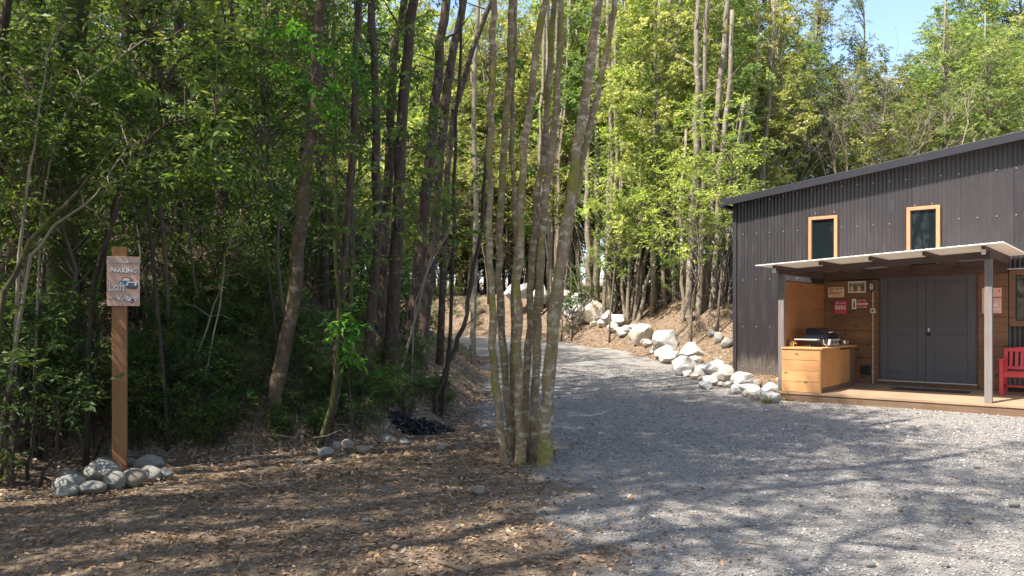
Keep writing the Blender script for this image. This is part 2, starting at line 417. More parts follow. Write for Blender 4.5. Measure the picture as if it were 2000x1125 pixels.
def clump_leaves(rng, centres, crad, per, L, W, flat=.6, tint_sd=.22, droop=.35, tw=.22):
    """sprays of leaves round each clump centre: short twigs, leaves along them"""
    nC = len(centres)
    ntw = max(1, per // 9)
    cc = np.repeat(centres, ntw, 0)
    off = rng.normal(0, 1, cc.shape); off /= np.linalg.norm(off, axis=1, keepdims=True)
    rr = np.repeat(crad, ntw) if hasattr(crad, '__len__') else np.full(len(cc), crad)
    off *= (rr * rng.random(len(cc))**.5)[:, None]; off[:, 2] *= flat
    tc = cc + off
    td = off + rng.normal(0, .15, off.shape)*rr[:, None]; td[:, 2] -= .1*rr
    td /= np.linalg.norm(td, axis=1, keepdims=True) + 1e-9
    k = 9
    tcr = np.repeat(tc, k, 0); tdr = np.repeat(td, k, 0)
    s = np.tile(np.linspace(-.5, .5, k), len(tc)) * tw
    base = tcr + tdr*s[:, None] + rng.normal(0, .012, tcr.shape)
    sd = np.cross(tdr, rng.normal(0, .35, tcr.shape) + np.array([0, 0, 1.])); sd /= np.linalg.norm(sd, axis=1, keepdims=True)+1e-9
    alt = np.tile(np.array([1, -1]*k)[:k], len(tc))[:, None]
    dv = tdr*.7 + sd*alt*.9
    ct = np.repeat(np.clip(rng.normal(.45, tint_sd, nC), 0, 1), ntw*k)
    ti = np.clip(ct + rng.normal(0, .16, len(base)), 0, 1)
    return leaves(rng, base, dv, L, W, ti, droop=droop)
def shell_points(rng, n, c, r, inner=.35, zcut=None):
    p = rng.normal(0, 1, (n, 3)); p /= np.linalg.norm(p, axis=1, keepdims=True)
    p *= (inner + (1-inner)*rng.random(n)**.6)[:, None]
    return p*np.array(r) + np.array(c)

def limb_tubes(mb, rng, axis, centres, frac=.5, r0=.03, sides=4, rise=.5):
    """thin limbs from the stem to clumps of the crown"""
    axis = [Vector(a) for a in axis]
    zs = [a.z for a in axis]
    def at(z):
        z = max(zs[0], min(zs[-1]-.01, z))
        for i in range(len(zs)-1):
            if zs[i] <= z <= zs[i+1]:
                f = (z-zs[i])/max(1e-6, zs[i+1]-zs[i]); return axis[i].lerp(axis[i+1], f)
        return axis[-1]
    for c in centres:
        if rng.random() > frac: continue
        c = Vector(c); h = math.hypot(c.x - at(c.z).x, c.y - at(c.z).y)
        a = at(c.z - h*rise - .2)
        m = a.lerp(c, .5) + Vector((rng.normal(0, .08), rng.normal(0, .08), .1*h + rng.normal(0, .06)))
        m2 = a.lerp(c, .8) + Vector((rng.normal(0, .07), rng.normal(0, .07), .06*h))
        rr = r0 * (.5 + .25*h)
        mb.tube([a, m, m2, c], [rr, rr*.7, rr*.45, rr*.2], sides, caps=False)

def stem_path(rng, h, lean=(0, 0), wander=.12, n=9):
    p = []; ox = oy = 0
    for i in range(n):
        f = i/(n-1)
        ox += rng.normal(0, wander)*(.3+f); oy += rng.normal(0, wander)*(.3+f)
        p.append(Vector((lean[0]*f + ox*min(1, f*3), lean[1]*f + oy*min(1, f*3), h*f)))
    return p

def make_tree(name, rng, h, r, crown_fn, barkm, leafm, lean=(0, 0), sides=7, limb=.5, r0=.03, stems=1, spread=.4):
    """one tree: trunk (with its limbs) and crown meshes; returns the two meshes"""
    mb = MB(); cents = crown_fn(rng)
    for k in range(stems):
        ln = (lean[0] + rng.normal(0, spread), lean[1] + rng.normal(0, spread)) if stems > 1 else lean
        p = stem_path(rng, h*(1 if k == 0 else rng.uniform(.7, 1)), ln)
        if stems > 1:
            o = Vector((rng.normal(0, .18), rng.normal(0, .18), 0)); p = [q + o for q in p]
        p[0].z -= .25
        n = len(p)
        rad = [r*(1.25 if i == 0 else 1)*(1-.75*i/(n-1)) for i in range(n)]
        mb.tube(p, rad, sides, wob=.12, rng=random)
        if k == 0: axis = p
    limb_tubes(mb, rng, axis, cents, limb, r0)
    return mb.mesh(name + '_trunk', barkm, smooth=True, recalc=False)

random.seed(5)
rng = np.random.default_rng(11)
# crown prototypes -----------------------------------------------
def proto(name, seed, h, r, n, c, rad, crad, per, L, W, barkm, leafm, lean=(0, 0), limb=.5, r0=.03, inner=.3, stems=1, spread=.4, tw=.22, flat=.6, columns=None):
    g = np.random.default_rng(seed)
    def fn(g_):
        if columns:
            out = []
            for cc, rr, m in columns: out.append(shell_points(g_, m, cc, rr, inner))
            return np.concatenate(out)
        return shell_points(g_, n, c, rad, inner)
    cents = fn(np.random.default_rng(seed+1))
    tm = make_tree(name, g, h, r, lambda q: cents, M[barkm], None, lean, 7, limb, r0, stems, spread)
    cr = g.uniform(.7, 1.3, len(cents))*crad
    Vv, Qq, T = clump_leaves(g, cents, cr, per, L, W, flat, tw=tw)
    cm = np_mesh(name + '_crown', Vv, Qq, M[leafm], T)
    return tm, cm
PR = {}
# sunlit trees beyond the drive and behind the cabin: foliage nearly to the ground
for i in range(4):
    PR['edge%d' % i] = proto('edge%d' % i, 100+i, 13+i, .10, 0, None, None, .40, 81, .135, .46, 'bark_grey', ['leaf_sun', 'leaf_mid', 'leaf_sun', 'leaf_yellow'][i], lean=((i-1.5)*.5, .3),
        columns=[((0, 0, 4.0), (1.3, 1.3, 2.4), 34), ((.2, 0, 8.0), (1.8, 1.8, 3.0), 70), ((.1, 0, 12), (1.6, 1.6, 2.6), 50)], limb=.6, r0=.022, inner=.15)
for i in range(3):
    PR['back%d' % i] = proto('back%d' % i, 200+i, 14+i, .14, 0, None, None, .50, 99, .14, .46, 'bark_grey', ['leaf_sun', 'leaf_olive', 'leaf_mid'][i], lean=((i-1)*.6, 0),
        columns=[((0, 0, 6.0), (2.4, 2.2, 3.4), 70), ((.2, 0, 10.5), (2.8, 2.6, 3.6), 120), ((.1, 0, 13.8), (1.5, 1.5, 1.9), 36)], limb=.6, r0=.03, inner=.2)
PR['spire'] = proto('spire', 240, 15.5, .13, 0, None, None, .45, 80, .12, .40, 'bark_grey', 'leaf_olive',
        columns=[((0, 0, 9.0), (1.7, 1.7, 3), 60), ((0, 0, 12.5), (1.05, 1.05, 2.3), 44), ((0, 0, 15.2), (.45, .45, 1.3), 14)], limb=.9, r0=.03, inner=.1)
# shaded forest trees: bare stem, crown high up, some foliage lower down
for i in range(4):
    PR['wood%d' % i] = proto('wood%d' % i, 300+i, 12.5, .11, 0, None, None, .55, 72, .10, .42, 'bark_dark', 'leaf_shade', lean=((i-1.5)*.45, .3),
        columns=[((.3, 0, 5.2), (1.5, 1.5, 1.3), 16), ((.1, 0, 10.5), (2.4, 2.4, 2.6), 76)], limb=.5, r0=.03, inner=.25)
for i in range(3):
    PR['deep%d' % i] = proto('deep%d' % i, 340+i, 11, .085, 0, None, None, .55, 72, .11, .42, 'bark_dark', ['leaf_sun', 'leaf_yellow', 'leaf_yellow'][i], lean=((i-1)*.6, .2),
        columns=[((.0, 0, 3.4), (1.5, 1.5, 2.2), 34), ((.1, 0, 8.5), (2.0, 2.0, 3.2), 60)], limb=.5, r0=.022, inner=.2)
for i in range(2):
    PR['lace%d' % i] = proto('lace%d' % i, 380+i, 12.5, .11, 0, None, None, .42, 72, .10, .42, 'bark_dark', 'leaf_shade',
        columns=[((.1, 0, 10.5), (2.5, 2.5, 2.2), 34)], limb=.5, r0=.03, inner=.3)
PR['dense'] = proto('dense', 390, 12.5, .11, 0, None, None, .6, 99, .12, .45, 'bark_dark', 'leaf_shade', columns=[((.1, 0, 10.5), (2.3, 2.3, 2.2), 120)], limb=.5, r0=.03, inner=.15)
# understorey shrubs
for i in range(4):
    PR['shrub%d' % i] = proto('shrub%d' % i, 400+i, 1.6, .018, 44, (0, 0, 1.05), (.85, .85, .85), .25, 45, .07 + .01*(i % 2), .36 if i % 2 else .30, 'twig_dark',
        ['leaf_shade', 'leaf_dark', 'leaf_shade', 'leaf_fresh'][i], limb=.9, r0=.012, inner=.1, stems=5, spread=.35, tw=.2)
for i in range(2):
    PR['sapling%d' % i] = proto('sapling%d' % i, 450+i, 4.6, .026, 60, (0, 0, 3.2), (1.2, 1.2, 1.6), .28, 54, .09, .36, 'twig', 'leaf_shade', lean=(.4-.8*i, 0), limb=.9, r0=.012, inner=.15, tw=.26)
# brushwood thickets with thin pale stems
def thicket(seed, n, h, mat):
    g = np.random.default_rng(seed); mb = MB()
    for k in range(n):
        o = Vector((g.normal(0, .35), g.normal(0, .25), -.15)); a = g.uniform(0, 6.28); l = g.uniform(.15, .9)
        hh = h*g.uniform(.5, 1.1)
        p = [o + Vector((math.cos(a)*l*f*f*1.1 + g.normal(0, .03), math.sin(a)*l*f*f*.7 + g.normal(0, .03), hh*f)) for f in (0, .2, .4, .6, .8, 1)]
        r = g.uniform(.008, .022); mb.tube(p, [r, r*.9, r*.8, r*.6, r*.45, r*.2], 5, caps=False)
    return mb.mesh('thicket_stems', mat, smooth=True, recalc=False)

def place(kind, x, y, name, label, cat, group, rz=None, sc_=1, z=None, leafname='crown', trunkname='trunk', crown=True, leafm=None):
    tm, cm = PR[kind]
    z = H(x, y) if z is None else z
    e = empty(name, (x, y, z), random.uniform(0, 6.28) if rz is None else rz)
    s = sc_ if hasattr(sc_, '__len__') else (sc_, sc_, sc_); e.scale = s
    tag(e, label, cat, group)
    link(trunkname, tm, e)
    if crown:
        c = link(leafname, cm, e)
        if leafm:
            c.material_slots[0].link = 'OBJECT'; c.material_slots[0].material = M[leafm]
    return e

# ================================================================== THE CABIN
U = Vector((.768, -.640, 0)); N = Vector((.640, .768, 0))
CB = Vector((4.95, 14.2, -1.52)); CROT = math.atan2(-.640, .768)
def L(s, t, z=0): return CB + U*s + N*t + Vector((0, 0, z))
def thing(name, label, cat, s, t, z=0, rz=0, group=None):
    return tag(empty(name, L(s, t, z), CROT + rz), label, cat, group)

def corr_mat():
    m, t, b = nt('dark_corrugated_steel')
    v = coords(t, (1, 1, .25)); n = noise(t, v, 3.5, 5, .6)
    c = mix(t, n, (.023, .0195, .022), (.035, .030, .033))
    d = noise(t, coords(t, (3, 3, .5)), 2.2, 5, .7)
    c = mix(t, ramp(t, d, [(.5, (0,)*3), (.8, (.35,)*3)]), c, (.12, .105, .10))
    sx = t.nodes.new('ShaderNodeSeparateXYZ'); t.links.new(coords(t), sx.inputs[0])
    dv = node(t, 'ShaderNodeMath', operation='MULTIPLY'); dv.inputs[1].default_value = 1/.836; t.links.new(sx.outputs[0], dv.inputs[0])
    fl = node(t, 'ShaderNodeMath', operation='FLOOR'); t.links.new(dv.outputs[0], fl.inputs[0])
    wn_ = t.nodes.new('ShaderNodeTexWhiteNoise'); wn_.noise_dimensions = '1D'; t.links.new(fl.outputs[0], wn_.inputs['W'])
    c = mix(t, ramp(t, wn_.outputs['Value'], [(0, (0,)*3), (1, (.35,)*3)]), c, (.06, .053, .056))
    fr = node(t, 'ShaderNodeMath', operation='FRACT'); t.links.new(dv.outputs[0], fr.inputs[0])
    c = mix(t, ramp(t, fr.outputs[0], [(0, (.7,)*3), (.012, (.7,)*3), (.02, (0,)*3)]), c, (.015, .013, .015))
    hz_ = node(t, 'ShaderNodeMath', operation='MULTIPLY_ADD'); t.links.new(d, hz_.inputs[0]); hz_.inputs[1].default_value = -.9; t.links.new(sx.outputs[2], hz_.inputs[2])
    c = mix(t, ramp(t, hz_.outputs[0], [(0, (.45,)*3), (.22, (0,)*3)]), c, (.20, .17, .14))
    t.links.new(c, b.inputs['Base Color']); b.inputs['Roughness'].default_value = .42
    b.inputs['Specular IOR Level'].default_value = .55; return m
M['corr'] = corr_mat()
M['trimsteel'] = plain('dark_steel_trim', (.035, .032, .038), .4, var=.2)
M['roofsteel'] = plain('dark_roof_steel', (.022, .022, .028), .38, var=.2)
M['screw'] = plain('zinc_screw', (.55, .55, .58), .35, .6)
M['cedar'] = wood('orange_cedar_frame', (.40, .18, .085), (.50, .25, .125), (14, 14, 1.0), False)
M['cedar_h'] = wood('orange_cedar_frame_level', (.40, .18, .085), (.50, .25, .125), (1, 14, 14), False)
M['plankwall'] = wood('brown_wall_planks', (.17, .078, .034), (.27, .135, .06), (.7, 9, 9), True, plank=(2, .275), kscale=2.1)
M['screenwood'] = wood('knotty_pine_screen', (.36, .145, .05), (.46, .205, .075), (9, .8, 9), True, plank=(2, .19), kscale=2.5)
M['pine_front'] = wood('knotty_pine_planks', (.55, .265, .105), (.68, .37, .165), (.8, 10, 10), True, plank=(2, .2), kscale=2.0, dirt=.1)
M['ply'] = wood('varnished_plywood', (.44, .20, .065), (.54, .275, .10), (8, 8, 1.0), False, dirt=.1)
M['deckwood'] = wood('weathered_deck_boards', (.27, .17, .105), (.39, .27, .175), (.8, 14, 14), False, .75, dirt=.5)
M['fascia_wood'] = wood('brown_deck_fascia', (.12, .07, .04), (.20, .12, .07), (.8, 14, 14), False, .7, dirt=.5)
M['brown_beam'] = wood('dark_brown_beam', (.055, .032, .028), (.10, .062, .052), (1, 14, 14), False, .6)
M['greypost'] = wood('painted_grey_brown_post', (.15, .132, .125), (.225, .20, .19), (16, 16, 1), False, .6, dirt=.3)
M['sunlit_endgrain'] = plain('sunlit_end_grain', (.55, .50, .44), .8)  # pale colour paints the sunlight on the outer rafter ends
M['sheet'] = plain('white_roof_sheet', (.82, .81, .77), .5, var=.06)
def _sheet():
    m = M['sheet']; t = m.node_tree; p = t.nodes['Principled BSDF']; tr = t.nodes.new('ShaderNodeBsdfTranslucent'); tr.inputs[0].default_value = (.8, .76, .68, 1)
    ms = t.nodes.new('ShaderNodeMixShader'); ms.inputs[0].default_value = .22; t.links.new(p.outputs[0], ms.inputs[1]); t.links.new(tr.outputs[0], ms.inputs[2]); t.links.new(ms.outputs[0], t.nodes['Material Output'].inputs[0])
_sheet()
M['door'] = plain('charcoal_door_paint', (.08, .08, .093), .5, var=.2, vs=3)
M['black'] = plain('black_plastic', (.012, .012, .014), .45)
M['navy'] = plain('dark_enamel_lid', (.006, .008, .014), .25, var=.1)
M['silver'] = plain('silver_paint', (.55, .55, .56), .35, .3, var=.08)
M['chrome'] = plain('polished_metal', (.7, .7, .7), .2, .9, var=.05)
M['brass'] = plain('brass', (.75, .42, .12), .3, .8)
M['red'] = wood('red_painted_wood', (.58, .045, .05), (.70, .075, .08), (8, 8, 8), False, .5, dirt=.12)
M['white'] = plain('white_paint', (.78, .77, .74), .6, var=.06)
M['cream'] = plain('cream_enamel', (.72, .60, .40), .5, var=.12, vs=20)
M['conduit'] = plain('pale_conduit', (.55, .48, .40), .6, var=.1)
M['mat'] = plain('dark_door_mat', (.03, .028, .028), .95, var=.3)
def glass_mat():
    m, t, b = nt('window_glass'); b.inputs['Base Color'].default_value = (.008, .012, .014, 1)
    b.inputs['Roughness'].default_value = .03; b.inputs['Specular IOR Level'].default_value = .5
    n = noise(t, coords(t), 2.2, 2); bump(t, b, n, .05, .02); return m
M['glass'] = glass_mat()
def flat(name, c, rough=.6): return plain(name, c, rough, var=.08, vs=30)

cabin = thing('cabin', 'dark corrugated steel cabin with sloping roof and timber framed windows beside the gravel', 'cabin', 0, 2.54)
# local frame of the cabin: x along the front, y inwards from the front wall, z up from the pad
S0, S1 = -1.99, 8.6; DEEP = 7.5
def rooz(s): return 4.13 + (s - S0) * .118
PITCH = .076
def corrugate(mb, x0, x1, zlo, zhi, yoff=0, amp=.0075, mi=0):
    """wave sheet along x; zlo/zhi functions of x"""
    n = int((x1-x0)/PITCH*8)
    vs = []
    for i in range(n+1):
        x = x0 + (x1-x0)*i/n; y = yoff + amp*math.cos(2*math.pi*(x-x0)/PITCH)
        vs += [(x, y, zlo(x)), (x, y, zhi(x))]
    mb.add(vs, [(2*i, 2*i+2, 2*i+3, 2*i+1) for i in range(n)], mi)
wall = MB()
corrugate(wall, S0+.06, S1, lambda x: .235, lambda x: rooz(x)-.02)
def screws(mb, pts):
    for (x, z) in pts:
        k = round((x-S0-.06)/PITCH); x = S0+.06 + k*PITCH
        mb.lathe([(.010, -.004), (.010, .004), (.005, .008)], (0, 0, 0), 6, 1, Matrix.Translation((x, -.013, z)) @ Matrix.Rotation(R(90), 4, 'X'))
pts = []
for i in range(21):
    x = -1.80 + .305*i
    for z in (1.315, 2.36, 3.39):
        if z == 3.39 and (-.36 < x < .30 or 1.55 < x < 2.2): continue
        if z < 3 and -.02 < x < 3.28: continue
        if 3.2 < x < 4.7 and 1.3 < z < 2.4: continue
        pts.append((x, z))
    pts.append((x, min(4.24, rooz(x)-.10)))
    pts.append((x, .42)) if x < 0 else None
for x in (-.2, .17, 1.68, 2.05): pts.append((x, 3.72))
screws(wall, pts)
wall.build('front_wall', [M['corr'], M['screw']], cabin)
w = MB()
w.box(S0, S0+.02, .02, DEEP, .235, rooz(S0)-.02); w.box(S1-.02, S1, .02, DEEP, .235, rooz(S1)-.02)
w.add([(S0, DEEP, .235), (S1, DEEP, .235), (S1, DEEP, rooz(S1)-.02), (S0, DEEP, rooz(S0)-.02)], [(0, 1, 2, 3)])
w.build('side_walls', M['trimsteel'], cabin)['kind'] = 'part'
t_ = MB(); t_.box(S0-.03, S0+.055, -.028, .06, .235, rooz(S0)-.01); t_.build('corner_trim', M['trimsteel'], cabin, .004)
t_ = MB(); t_.box(S0+.057, -.03, -.032, .0, .19, .232); t_.build('base_flashing', M['trimsteel'], cabin, .003)
sk = MB(); corrugate(sk, S0+.06, -.02, lambda x: .02, lambda x: .188, .03); sk.build('skirt', M['corr'], cabin)
fl = MB(); fl.box(S0+.05, S1, .06, DEEP-.1, .13, .23); fl.build('floor_frame', M['brown_beam'], cabin)
for s in (-1.9, -.6, 1.2, 3.2, 5.2, 7.2):
    pl = MB(); pl.box(s-.08, s+.08, .12, .28, -.35, .13); pl.build('foundation_post', M['brown_beam'], cabin)
rf = MB()
ovl, ovf = .17, .24
a0, a1 = S0-ovl, S1+.2
for (y0, y1, dz0, dz1, mi) in ((-ovf, DEEP+.2, 0, .03, 0),):
    rf.hexa([(a0, y0, rooz(a0)+dz0+.02), (a1, y0, rooz(a1)+dz0+.02), (a1, y1, rooz(a1)+dz0+.02), (a0, y1, rooz(a0)+dz0+.02)],
            [(a0, y0, rooz(a0)+dz1+.03), (a1, y0, rooz(a1)+dz1+.03), (a1, y1, rooz(a1)+dz1+.03), (a0, y1, rooz(a0)+dz1+.03)])
roof = rf.build('roof', M['roofsteel'], cabin)
fs = MB(); fs.hexa([(a0, -ovf-.02, rooz(a0)-.08), (a1, -ovf-.02, rooz(a1)-.08), (a1, -ovf, rooz(a1)-.08), (a0, -ovf, rooz(a0)-.08)],
                  [(a0, -ovf-.02, rooz(a0)+.075), (a1, -ovf-.02, rooz(a1)+.075), (a1, -ovf, rooz(a1)+.075), (a0, -ovf, rooz(a0)+.075)])
fs.build('fascia', M['roofsteel'], roof, .004)
gt = MB(); gt.box(a0-.11, a0-.002, -ovf+.02, DEEP, rooz(a0)-.10, rooz(a0)-.015); gt.build('gutter', M['roofsteel'], roof, .01)
sf = MB(); sf.hexa([(a0+.01, -ovf+.002, rooz(a0)-.03), (a1, -ovf+.002, rooz(a1)-.03), (a1, -.012, rooz(a1)-.03), (a0+.01, -.012, rooz(a0)-.03)],
                  [(a0+.01, -ovf+.002, rooz(a0)-.012), (a1, -ovf+.002, rooz(a1)-.012), (a1, -.012, rooz(a1)-.012), (a0+.01, -.012, rooz(a0)-.012)])
sf.build('soffit', M['brown_beam'], roof)

def window(x0, x1, z0, z1, fw, label, sill=False, dark=False):
    f = MB(); y0, y1 = -.075, .03
    fm = M['cedar'] if not dark else M['plankwall']
    fh = M['cedar_h'] if not dark else M['plankwall']
    O = [(x0, z0), (x1, z0), (x1, z1), (x0, z1)]; I = [(x0+fw, z0+fw), (x1-fw, z0+fw), (x1-fw, z1-fw), (x0+fw, z1-fw)]
    vs = [(p[0], y, p[1]) for y in (y0, y1) for p in O + I]
    fcs = []
    for i in range(4):
        j = (i+1) % 4
        fcs += [(i, j, 4+j, 4+i), (8+i, 12+i, 12+j, 8+j), (i, 8+i, 8+j, j), (4+i, 4+j, 12+j, 12+i)]
    f.add(vs, fcs); o = f.build('window', fm, cabin, .003, label=label)
    g = MB(); g.box(x0+fw+.018, x1-fw-.018, -.03, -.024, z0+fw+.018, z1-fw-.018); g.build('pane', M['glass'], o)
    s = MB()
    for (a, b, c, d) in ((x0+fw, x0+fw+.02, z0+fw, z1-fw), (x1-fw-.02, x1-fw, z0+fw, z1-fw)): s.box(a, b, -.042, -.012, c, d)
    for (c, d) in ((z0+fw, z0+fw+.02), (z1-fw-.02, z1-fw)): s.box(x0+fw+.0205, x1-fw-.0205, -.041, -.012, c, d)
    s.build('sash', M['black'], o)
    b = MB(); b.box(x0+fw, x1-fw, .016, .028, z0+fw, z1-fw); b.build('dark_interior', M['black'], o)  # black sheet stands in for the unlit room behind the pane
    return o
window(-.315, .272, 2.42, 3.645, .062, 'narrow upper window nearer the far corner')
window(1.583, 2.166, 2.42, 3.68, .066, 'narrow upper window nearer the camera')
window(3.285, 4.60, 1.36, 2.385, .10, 'wide low window behind the red bench', dark=True)
fb = MB(); fb.box(3.26, 4.63, -.10, -.02, 2.392, 2.412); fb.build('window_flashing', M['silver'], cabin, .002)

# timber cladding on the front wall, under the canopy
ck = MB()
def boards(x0, x1, z0, z1, y=-.075, th=.05, pitch=.275):
    z = .155
    while z < z1:
        a, b = max(z, z0)+.003, min(z+pitch, z1)-.003
        if b-a > .02: ck.box(x0, x1, y + random.uniform(0, .004), y+th, a, b)
        z += pitch
boards(.0, 1.075, .155, 2.28); ck.build('timber_cladding', M['plankwall'], cabin, .004, label='wide plank cladding left of the doors')
ck = MB(); boards(2.80, 3.272, .155, 2.34); ck.build('timber_cladding', M['plankwall'], cabin, .004, label='narrow plank cladding right of the doors')
bk = MB(); bk.box(.0, 3.272, -.024, -.012, .16, 2.5); bk.build('backing_board', M['black'], cabin)
hd = MB(); hd.hexa([(.0, -.10, 2.285), (3.272, -.10, 2.345), (3.272, -.026, 2.345), (.0, -.026, 2.285)], [(.0, -.10, 2.46), (3.272, -.10, 2.60), (3.272, -.026, 2.60), (.0, -.026, 2.46)])
hd.build('header_board', M['brown_beam'], cabin, .003)
cp = MB(); cp.box(-.10, -.002, -.12, -.013, .17, 2.45); cp.build('corner_board', M['black'], cabin, .003)
kb = MB(); kb.box(1.08, 2.795, -.085, -.03, .17, .255); kb.build('kick_board', M['fascia_wood'], cabin, .003)
sl = MB(); sl.box(1.08, 2.795, -.125, -.03, .257, .275); sl.build('door_sill', M['silver'], cabin, .002)
jm = MB()
jm.box(1.076, 1.104, -.088, -.026, .277, 2.36); jm.box(2.77, 2.798, -.088, -.026, .277, 2.36); jm.build('door_jamb', M['brown_beam'], cabin, .002)
def leaf(x0, x1, label):
    d = MB(); z0, z1 = .283, 2.342; y0, y1 = -.082, -.045
    st = .135; rl = .13; mid = 1.28
    d.box(x0, x0+st, y0, y1, z0, z1); d.box(x1-st, x1, y0, y1, z0, z1)
    for (a, b) in ((z0, z0+.16), (mid-.07, mid+.07), (z1-rl, z1)): d.box(x0+st+.001, x1-st-.001, y0+.001, y1, a, b)
    o = d.build('door', M['door'], cabin, .004, label=label)
    p = MB()
    for (a, b) in ((z0+.16, mid-.07), (mid+.07, z1-rl)):
        p.box(x0+st-.01, x1-st+.01, -.064, -.050, a, b); 
        w_ = .018
        p.box(x0+st+.002, x0+st+w_, -.075, -.0645, a+.002, b-.002); p.box(x1-st-w_, x1-st-.002, -.075, -.0645, a+.002, b-.002)
        p.box(x0+st+w_+.001, x1-st-w_-.001, -.0745, -.0645, a+.002, a+w_); p.box(x0+st+w_+.001, x1-st-w_-.001, -.0745, -.0645, b-w_, b-.002)
    p.build('door_panel', M['door'], o, .002)
    return o
dl_ = leaf(1.108, 1.922, 'left door leaf without a lock')
dr_ = leaf(1.930, 2.766, 'right door leaf with the keypad lock')
lk = MB(); lk.box(1.955, 2.015, -.105, -.083, 1.16, 1.33); lk.build('lock_plate', M['black'], dr_, .012)
lk = MB(); lk.box(1.965, 2.005, -.110, -.1055, 1.245, 1.315); lk.build('keypad', M['silver'], dr_, .002)
lk = MB(); lk.lathe([(.022, 0), (.026, .02), (.024, .045), (.012, .05)], (0, 0, 0), 16, 0, Matrix.Translation((1.985, -.105, 1.20)) @ Matrix.Rotation(R(90), 4, 'X')); lk.build('door_knob', M['black'], dr_, smooth=True)

# deck
deck = thing('porch_deck', 'low wooden deck along the cabin front with brown fascia above the gravel', 'deck', 0, 0)
db = MB(); y = -.12
while y < 2.40:
    db.box(.0, 8.2, y, y+.137, .130, .168 + random.uniform(-.001, .001)); y += .143
db.build('deck_boards', M['deckwood'], deck, .003)
fa = MB(); fa.box(.012, 8.19, -.105, -.065, -.16, .127); fa.box(.012, .05, -.06, 2.4, -.16, .127); fa.build('fascia', M['fascia_wood'], deck, .003)
jo = MB()
for i in range(12): jo.box(.1+.7*i, .15+.7*i, -.06, 2.4, -.02, .125)
jo.build('joist', M['brown_beam'], deck)

# canopy
can = thing('porch_canopy', 'white sheeted porch canopy on dark beams and posts in front of the double doors', 'canopy', 0, 0)
def cz(s): return 2.475 + .049*s      # underside of the sheet
sh = MB()
n = 200; x0, x1 = -.30, 3.56
vs = []
for i in range(n+1):
    x = x0 + (x1-x0)*i/n; dz = .003*math.cos(2*math.pi*i/n*(x1-x0)/.076)
    for (yy, sg) in ((-.40, 0), (2.50, 0)):
        vs += [(x, yy, cz(x)+dz+.004), (x, yy, cz(x)+dz+.020)]
fcs = []
for i in range(n):
    a = 4*i; b = a+4
    fcs += [(a+1, b+1, b+3, a+3), (a, a+2, b+2, b), (a, b, b+1, a+1), (a+2, a+3, b+3, b+2)]
sh.add(vs, fcs); sh.build('roof_sheet', M['sheet'], can, smooth=False)
bt = MB(); bt.hexa([(-.02, -.02, 2.32), (3.34, -.02, 2.445), (3.34, .03, 2.445), (-.02, .03, 2.32)], [(-.02, -.02, cz(-.02)-.075), (3.34, -.02, cz(3.34)-.075), (3.34, .03, cz(3.34)-.075), (-.02, .03, cz(-.02)-.075)])
bt.build('front_beam', M['brown_beam'], can, .004)
for s in (-.03, .79, 1.61, 2.43, 3.255):
    r_ = MB(); d0 = .145 if s in (-.03, 3.255) else .115
    zt = cz(s) - .006; yb = .0305 if 0 < s < 3.2 else .0305
    r_.hexa([(s, -.27, zt-d0+.05), (s+.05, -.27, zt-d0+.05), (s+.05, -.021, zt-d0+.05), (s, -.021, zt-d0+.05)], [(s, -.27, zt), (s+.05, -.27, zt+.002), (s+.05, -.021, zt+.002), (s, -.021, zt)])
    r_.hexa([(s, -.0205, zt-.068), (s+.05, -.0205, zt-.068), (s+.05, .0305, zt-.068), (s, .0305, zt-.068)], [(s, -.0205, zt), (s+.05, -.0205, zt+.002), (s+.05, .0305, zt+.002), (s, .0305, zt)])
    r_.hexa([(s, .031, zt-d0), (s+.05, .031, zt-d0), (s+.05, 2.43, zt-d0), (s, 2.43, zt-d0)], [(s, .031, zt), (s+.05, .031, zt+.002), (s+.05, 2.43, zt+.002), (s, 2.43, zt)])
    o = r_.build('rafter', M['brown_beam'], can)
    if s in (-.03, 3.255):
        e = MB(); e.box(s+.002, s+.06, -.30, -.272, zt-.135, zt-.055); e.build('sunlit_end_block', M['sunlit_endgrain'], o, .002)  # pale block stands in for the sunlit lower part of the rafter end
for y in (.75, 1.55):
    pr = MB(); pr.hexa([(.03, y, cz(.03)-.06), (3.25, y, cz(3.25)-.06), (3.25, y+.05, cz(3.25)-.06), (.03, y+.05, cz(.03)-.06)], [(.03, y, cz(.03)-.012), (3.25, y, cz(3.25)-.012), (3.25, y+.05, cz(3.25)-.012), (.03, y+.05, cz(.03)-.012)])
    pr.build('purlin', M['brown_beam'], can)
for s, zt, lb in ((-.03, 2.325, 'left post, half hidden by the grill counter'), (3.255, 2.445, 'right post, free standing on the deck edge')):
    p = MB(); p.box(s, s+.105, .031 if 0 else -.0, .10, .17, zt if s > 0 else zt); p.build('post', M['greypost'], can, .005, label=lb)
ss = MB(); z = .17
while z < 2.16: ss.box(.015, .045, .16, 2.36, z+.0025, min(z+.19, 2.19)-.0025); z += .19
scr = ss.build('side_screen', M['screenwood'], can, .003)
st = MB(); st.box(-.01, .055, .108, .155, .17, 2.19); st.build('screen_stud', M['greypost'], scr, .003)
st = MB(); st.box(-.005, .05, .156, 2.36, 2.192, 2.215); st.build('top_rail', M['fascia_wood'], scr, .003)
mo = MB(); mo.box(.012, .012+.3, 2.20, 2.205, 2.2, 2.2); 

